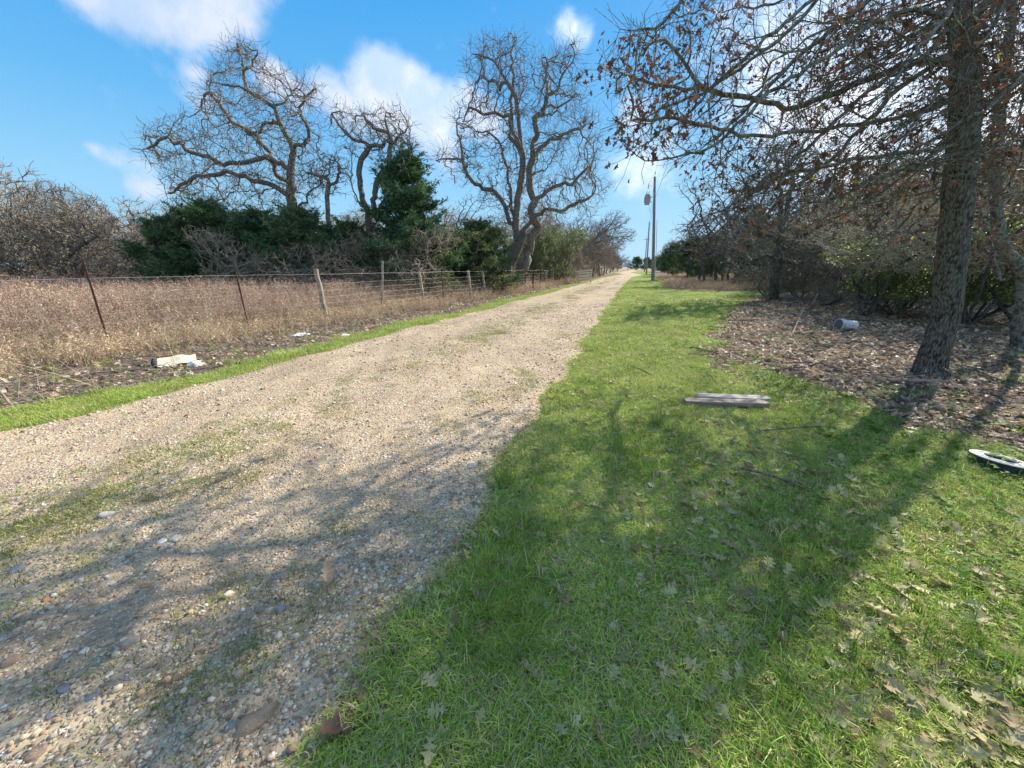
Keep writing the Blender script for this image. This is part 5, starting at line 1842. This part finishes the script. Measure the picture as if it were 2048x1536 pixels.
def board(u0, v0, u1, v1, w, h, z, mat, name, label):
    a, b = G(u0, v0), G(u1, v1); c = (a + b) / 2; L = np.linalg.norm(b - a); an = math.atan2(*(b - a)[::-1])
    bm = bmesh.new()
    n = 14
    rows = []
    for i in range(n + 1):
        t = i / n - .5; e = rng.uniform(-.006, .006)
        ww = w * (.5 if i not in (0, n) else rng.uniform(.28, .45))
        rows.append([bm.verts.new((t * L + (rng.uniform(-.02, .02) if i in (0, n) else 0), s * ww + e, zz * h / 2 + rng.uniform(-.0015, .0015))) for s, zz in ((-1, -1), (1, -1), (1, 1), (-1, 1))])
    for i in range(n):
        for k in range(4):
            bm.faces.new((rows[i][k], rows[i][(k + 1) % 4], rows[i + 1][(k + 1) % 4], rows[i + 1][k]))
    bm.faces.new(rows[0][::-1]); bm.faces.new(rows[-1])
    bmesh.ops.recalc_face_normals(bm, faces=bm.faces)
    me = bpy.data.meshes.new(name); bm.to_mesh(me); bm.free()
    o = link(name, me, mat); o.location = (c[0], c[1], float(zat(*c)) + z); o.rotation_euler = (rng.normal(0, .04), 0, an)
    tag(o, label, 'board', 'weathered boards on the lawn')
    return o


board(1392, 803, 1534, 808, .12, .03, .075, M_BOARD, 'weathered_board', 'pale grey weathered board on the grass, rear one of the pair')
board(1366, 812, 1532, 817, .12, .045, .06, M_BOARD2, 'weathered_board', 'browner weathered board on the grass, front one of the pair')
# pole on the litter by the trunk
a, b = G(1772, 768), G(1888, 773); mb = MB(); z0 = .05
mb.tube([(a[0], a[1], z0), ((a[0] + b[0]) / 2, (a[1] + b[1]) / 2, z0 + .01), (b[0], b[1], z0)], [.026, .03, .027], 10)
o = link('fallen_rail', mb.mesh('fallen_rail', True), mat_wood('pinkish_wood', (.24, .17, .13), (.44, .33, .26), -1)); tag(o, 'straight pinkish wooden rail lying in front of the leaning oak trunk', 'pole')

# tyre with pale sidewall
tg = G(1993, 935); TZ = float(zat(*tg))
ty = empty('old_tyre', (tg[0], tg[1], TZ + .045)); ty.scale = (.80, .80, .66); ty.rotation_euler = (math.radians(-3), math.radians(7), .3)
M_RUB = mat_plain('dark_rubber', (.022, .024, .03), .75, 0, (.05, .05, .055))
M_PALE = mat_plain('chalky_pale_sidewall', (.66, .62, .52), .7, 0, (.50, .46, .38))
mb = MB(); mb.lathe([(.128, .035), (.182, .035), (.188, .02), (.19, -.05), (.182, -.075), (.13, -.075), (.12, -.02)], 48, True); link('tread', mb.mesh('tread', True), M_RUB, ty)
mb = MB(); mb.lathe([(.102, .034), (.106, .050), (.120, .054), (.124, .046), (.136, .046), (.141, .054), (.160, .054), (.165, .048), (.183, .052), (.196, .044), (.196, .034), (.13, .0355)], 56, True); link('sidewall', mb.mesh('sidewall', True), M_PALE, ty)
mb = MB(); mb.lathe([(.101, .03), (.101, -.07), (.108, -.07), (.108, .03)], 40, True); link('bead', mb.mesh('bead', True), M_RUB, ty)
mb = MB(); mb.lathe([(0, -.055), (.1, -.055)], 24); link('soil', mb.mesh('soil'), bpy.data.materials['ground_soil'], ty)
tag(ty, 'small old tyre with chalky white sidewall lying flat in leaves and weeds', 'tyre')
pl_ = bpy.data.objects.new('tyre_weed', LIB and bpy.data.meshes['seedling']); COL.objects.link(pl_); pl_.location = (tg[0] + .02, tg[1], TZ + .06); pl_.scale = (2.0, 2.0, 1.5)
tag(pl_, 'bright green weed growing inside the old tyre', 'weed')

# white bucket on its side
g = G(1690, 662); bk_ = empty('white_bucket', (g[0], g[1], float(zat(*g)) + .105)); bk_.scale = (.68, .68, .66); bk_.rotation_euler = (PI / 2 - .08, 0, -YAW * 0 + math.radians(-72))
M_BKT = mat_plain('scuffed_white_plastic', (.58, .59, .60), .65, 0, (.26, .25, .22), 11)
mb = MB(); mb.lathe([(0, -.30), (.155, -.30), (.165, -.29), (.175, 0), (.185, .22), (.205, .22), (.205, .235), (.188, .24), (.188, .28), (.2, .285), (.2, .30), (.18, .30), (.17, .2), (.15, -.28), (0, -.28)], 36); link('shell', mb.mesh('shell', True), M_BKT, bk_)
mb = MB(); mb.lathe([(0, .285), (.178, .285), (.185, .292), (.178, .30), (0, .298)], 36); link('lid', mb.mesh('lid', True), mat_plain('dark_lid', (.12, .13, .15), .6), bk_)
mb = MB(); mb.tube([(.2 * math.cos(t), .2 * math.sin(t) , .26 + .1 * math.sin(t)) for t in np.linspace(0, PI, 14)], .005, 6); link('handle', mb.mesh('handle'), M_WIRE, bk_)
tag(bk_, 'white plastic bucket lying on its side in the leaf litter under the oaks', 'bucket')

# crumpled sheet with rusty edge by the fence
a, b = G(325, 728), G(372, 722); c = (a + b) / 2
sh = empty('scrap_sheet', (c[0], c[1], float(zat(*c)) + .02), math.atan2(*(b - a)[::-1]))
sh.scale = (.8, .8, .85)
M_CREAM = mat_plain('cream_sheet', (.66, .60, .44), .6, 0, (.52, .46, .33), 5)
X, Y = np.meshgrid(np.linspace(-.26, .34, 15), np.linspace(0, .24, 8))
Zs = .02 + .5 * Y + .012 * np.sin(9 * X + 5 * Y) + .008 * np.sin(21 * X)
V = np.stack([X + .1 * Y, Y, Zs], -1).reshape(-1, 3); nx = 15
i_ = np.arange(nx - 1)[None, :] + np.arange(7)[:, None] * nx
F = np.stack([i_, i_ + 1, i_ + nx + 1, i_ + nx], -1).reshape(-1, 4)
V2 = np.concatenate([V, V - np.array([0, 0, .008])]); F2 = np.concatenate([F, F[:, ::-1] + len(V)])
link('panel', mesh_np('panel', V2, F2, None, True), M_CREAM, sh)
mb = MB(); mb.tube([(-.25, .25, .155), (0, .25, .165), (.3, .26, .135), (.42, .24, .10)], .014, 8); link('rusty_edge', mb.mesh('rusty_edge'), mat_plain('rust', (.20, .075, .045), .8), sh)
mb = MB(); mb.tube([(-.29, .03, .02), (-.30, .12, .08), (-.29, .22, .13)], [.03, .045, .03], 8); link('torn_end', mb.mesh('torn_end', True), M_RUB, sh)
tag(sh, 'cream scrap sheet with rusty top edge lying before the fence', 'scrap')


def rag(u0, v0, u1, v1, dep, h, name, label, col):
    a, b = G(u0, v0), G(u1, v1); c = (a + b) / 2; L = np.linalg.norm(b - a); r2 = np.random.default_rng(int(u0))
    X, Y = np.meshgrid(np.linspace(-.5, .5, 17), np.linspace(-.5, .5, 9))
    e = np.clip(1 - (2 * np.hypot(X, Y)) ** 2, 0, 1)
    Zr = h * (e ** .5) * (.6 + .4 * np.sin(9 * X + 3) * np.cos(11 * Y)) + r2.normal(0, h * .08, X.shape)
    V = np.stack([X * L, Y * dep, Zr], -1).reshape(-1, 3); i_ = np.arange(16)[None, :] + np.arange(8)[:, None] * 17
    F = np.stack([i_, i_ + 1, i_ + 18, i_ + 17], -1).reshape(-1, 4)
    ext = np.hypot(X, Y).ravel()[F].mean(1) < .5 + r2.normal(0, .03, len(F))
    o = link(name, mesh_np(name, V, F[ext], None, True), mat_plain(name + '_mat', col, .6, 0, tuple(q * .7 for q in col), 8))
    o.location = (c[0], c[1], float(zat(*c)) + .015); o.rotation_euler = (0, 0, math.atan2(*(b - a)[::-1])); tag(o, label, 'litter')


rag(372, 724, 405, 722, .2, .09, 'plastic_scrap', 'crumpled white plastic beside the cream sheet in the verge', (.78, .78, .77))
rag(582, 670, 622, 666, .25, .06, 'plastic_scrap', 'long flat white scrap in the verge below the first wooden post', (.74, .70, .64))
rag(680, 672, 700, 670, .2, .05, 'plastic_scrap', 'small white scrap in the verge right of the long flat one', (.72, .69, .64))
rag(370, 746, 386, 744, .1, .03, 'plastic_scrap', 'tiny pale scrap at the grass strip edge under the cream sheet', (.6, .62, .62))


# sticks
def stick(pts, r, label, mat=M_TWIG, name='fallen_branch', zs=None):
    mb = MB(); P3 = []
    for i, q in enumerate(pts):
        g = G(q[0], q[1]); P3.append((g[0], g[1], float(zat(*g)) + (q[2] if len(q) > 2 else .03)))
    mb.tube(P3, [r * (1 - .6 * i / (len(pts) - 1)) for i in range(len(pts))], 7)
    o = link(name, mb.mesh(name, True), mat); tag(o, label, 'branch', 'fallen branches under the oaks')


stick([(1612, 640), (1625, 622, .35), (1634, 606, .75)], .05, 'stubby dark broken branch sticking up right of the forked oak', M_BARKN)
stick([(1640, 616), (1680, 612, .18), (1700, 622, .1), (1740, 628)], .03, 'low arching fallen branch behind the white bucket', M_BARKN)
stick([(1710, 645), (1760, 652), (1810, 648), (1850, 655)], .035, 'dark fallen branch lying left of the leaning trunk', M_BARKN)
stick([(1580, 680), (1592, 658, .12), (1600, 645, .3)], .014, 'pale forked twig standing in the litter left of the bucket', M_TWIGP)
stick([(1780, 765), (1850, 760), (1905, 748, .06)], .012, 'thin pale stick touching the base of the leaning trunk', M_TWIGP)
stick([(1815, 800), (1825, 785, .05), (1835, 775)], .010, 'short curved stick in front of the pinkish rail', M_TWIGP)
stick([(1940, 740), (1990, 770, .05), (2048, 790)], .012, 'long thin stick in the litter right of the leaning trunk', M_TWIG)
rng = np.random.default_rng(64)
ms = []
for i in range(6):
    mb = MB(); p = [np.array([t, .04 * math.sin(5 * t + i) + rng.normal(0, .01), rng.uniform(0, .02)]) for t in np.linspace(-.5, .5, 6)]
    mb.tube(p, [.012 * (1 - .1 * j) for j in range(6)], 4)
    q = p[3]; mb.tube([q, q + np.array([.12, .1, .03]), q + np.array([.25, .13, .05])], [.007, .006, .003], 3)
    me = mb.mesh('twig'); me.materials.append(M_TWIG); ms.append(me)
library('ground_twig', ms)
x, y, r = polar(rng, 2600, 2, 20, -75, 72, 1.0)
lawn, li, dr, strip, verge, field = zones(x, y)
k = li | verge | (dr & (rng.random(len(x)) < .3)) | (lawn & ~strip & (x > 0) & (rng.random(len(x)) < .06)); x, y = x[k], y[k]; n = len(x)
scatter('ground_twigs', 'ground_twig', np.stack([x, y, zat(x, y) + .025], -1), np.stack([rng.normal(0, .08, n), rng.normal(0, .12, n), rng.uniform(0, 6.28, n)], -1), rng.uniform(.2, .8, n), rng,
        'small dead twigs scattered through the leaf litter', 'twigs')
number_series()
print('tree tris', TRI[0])
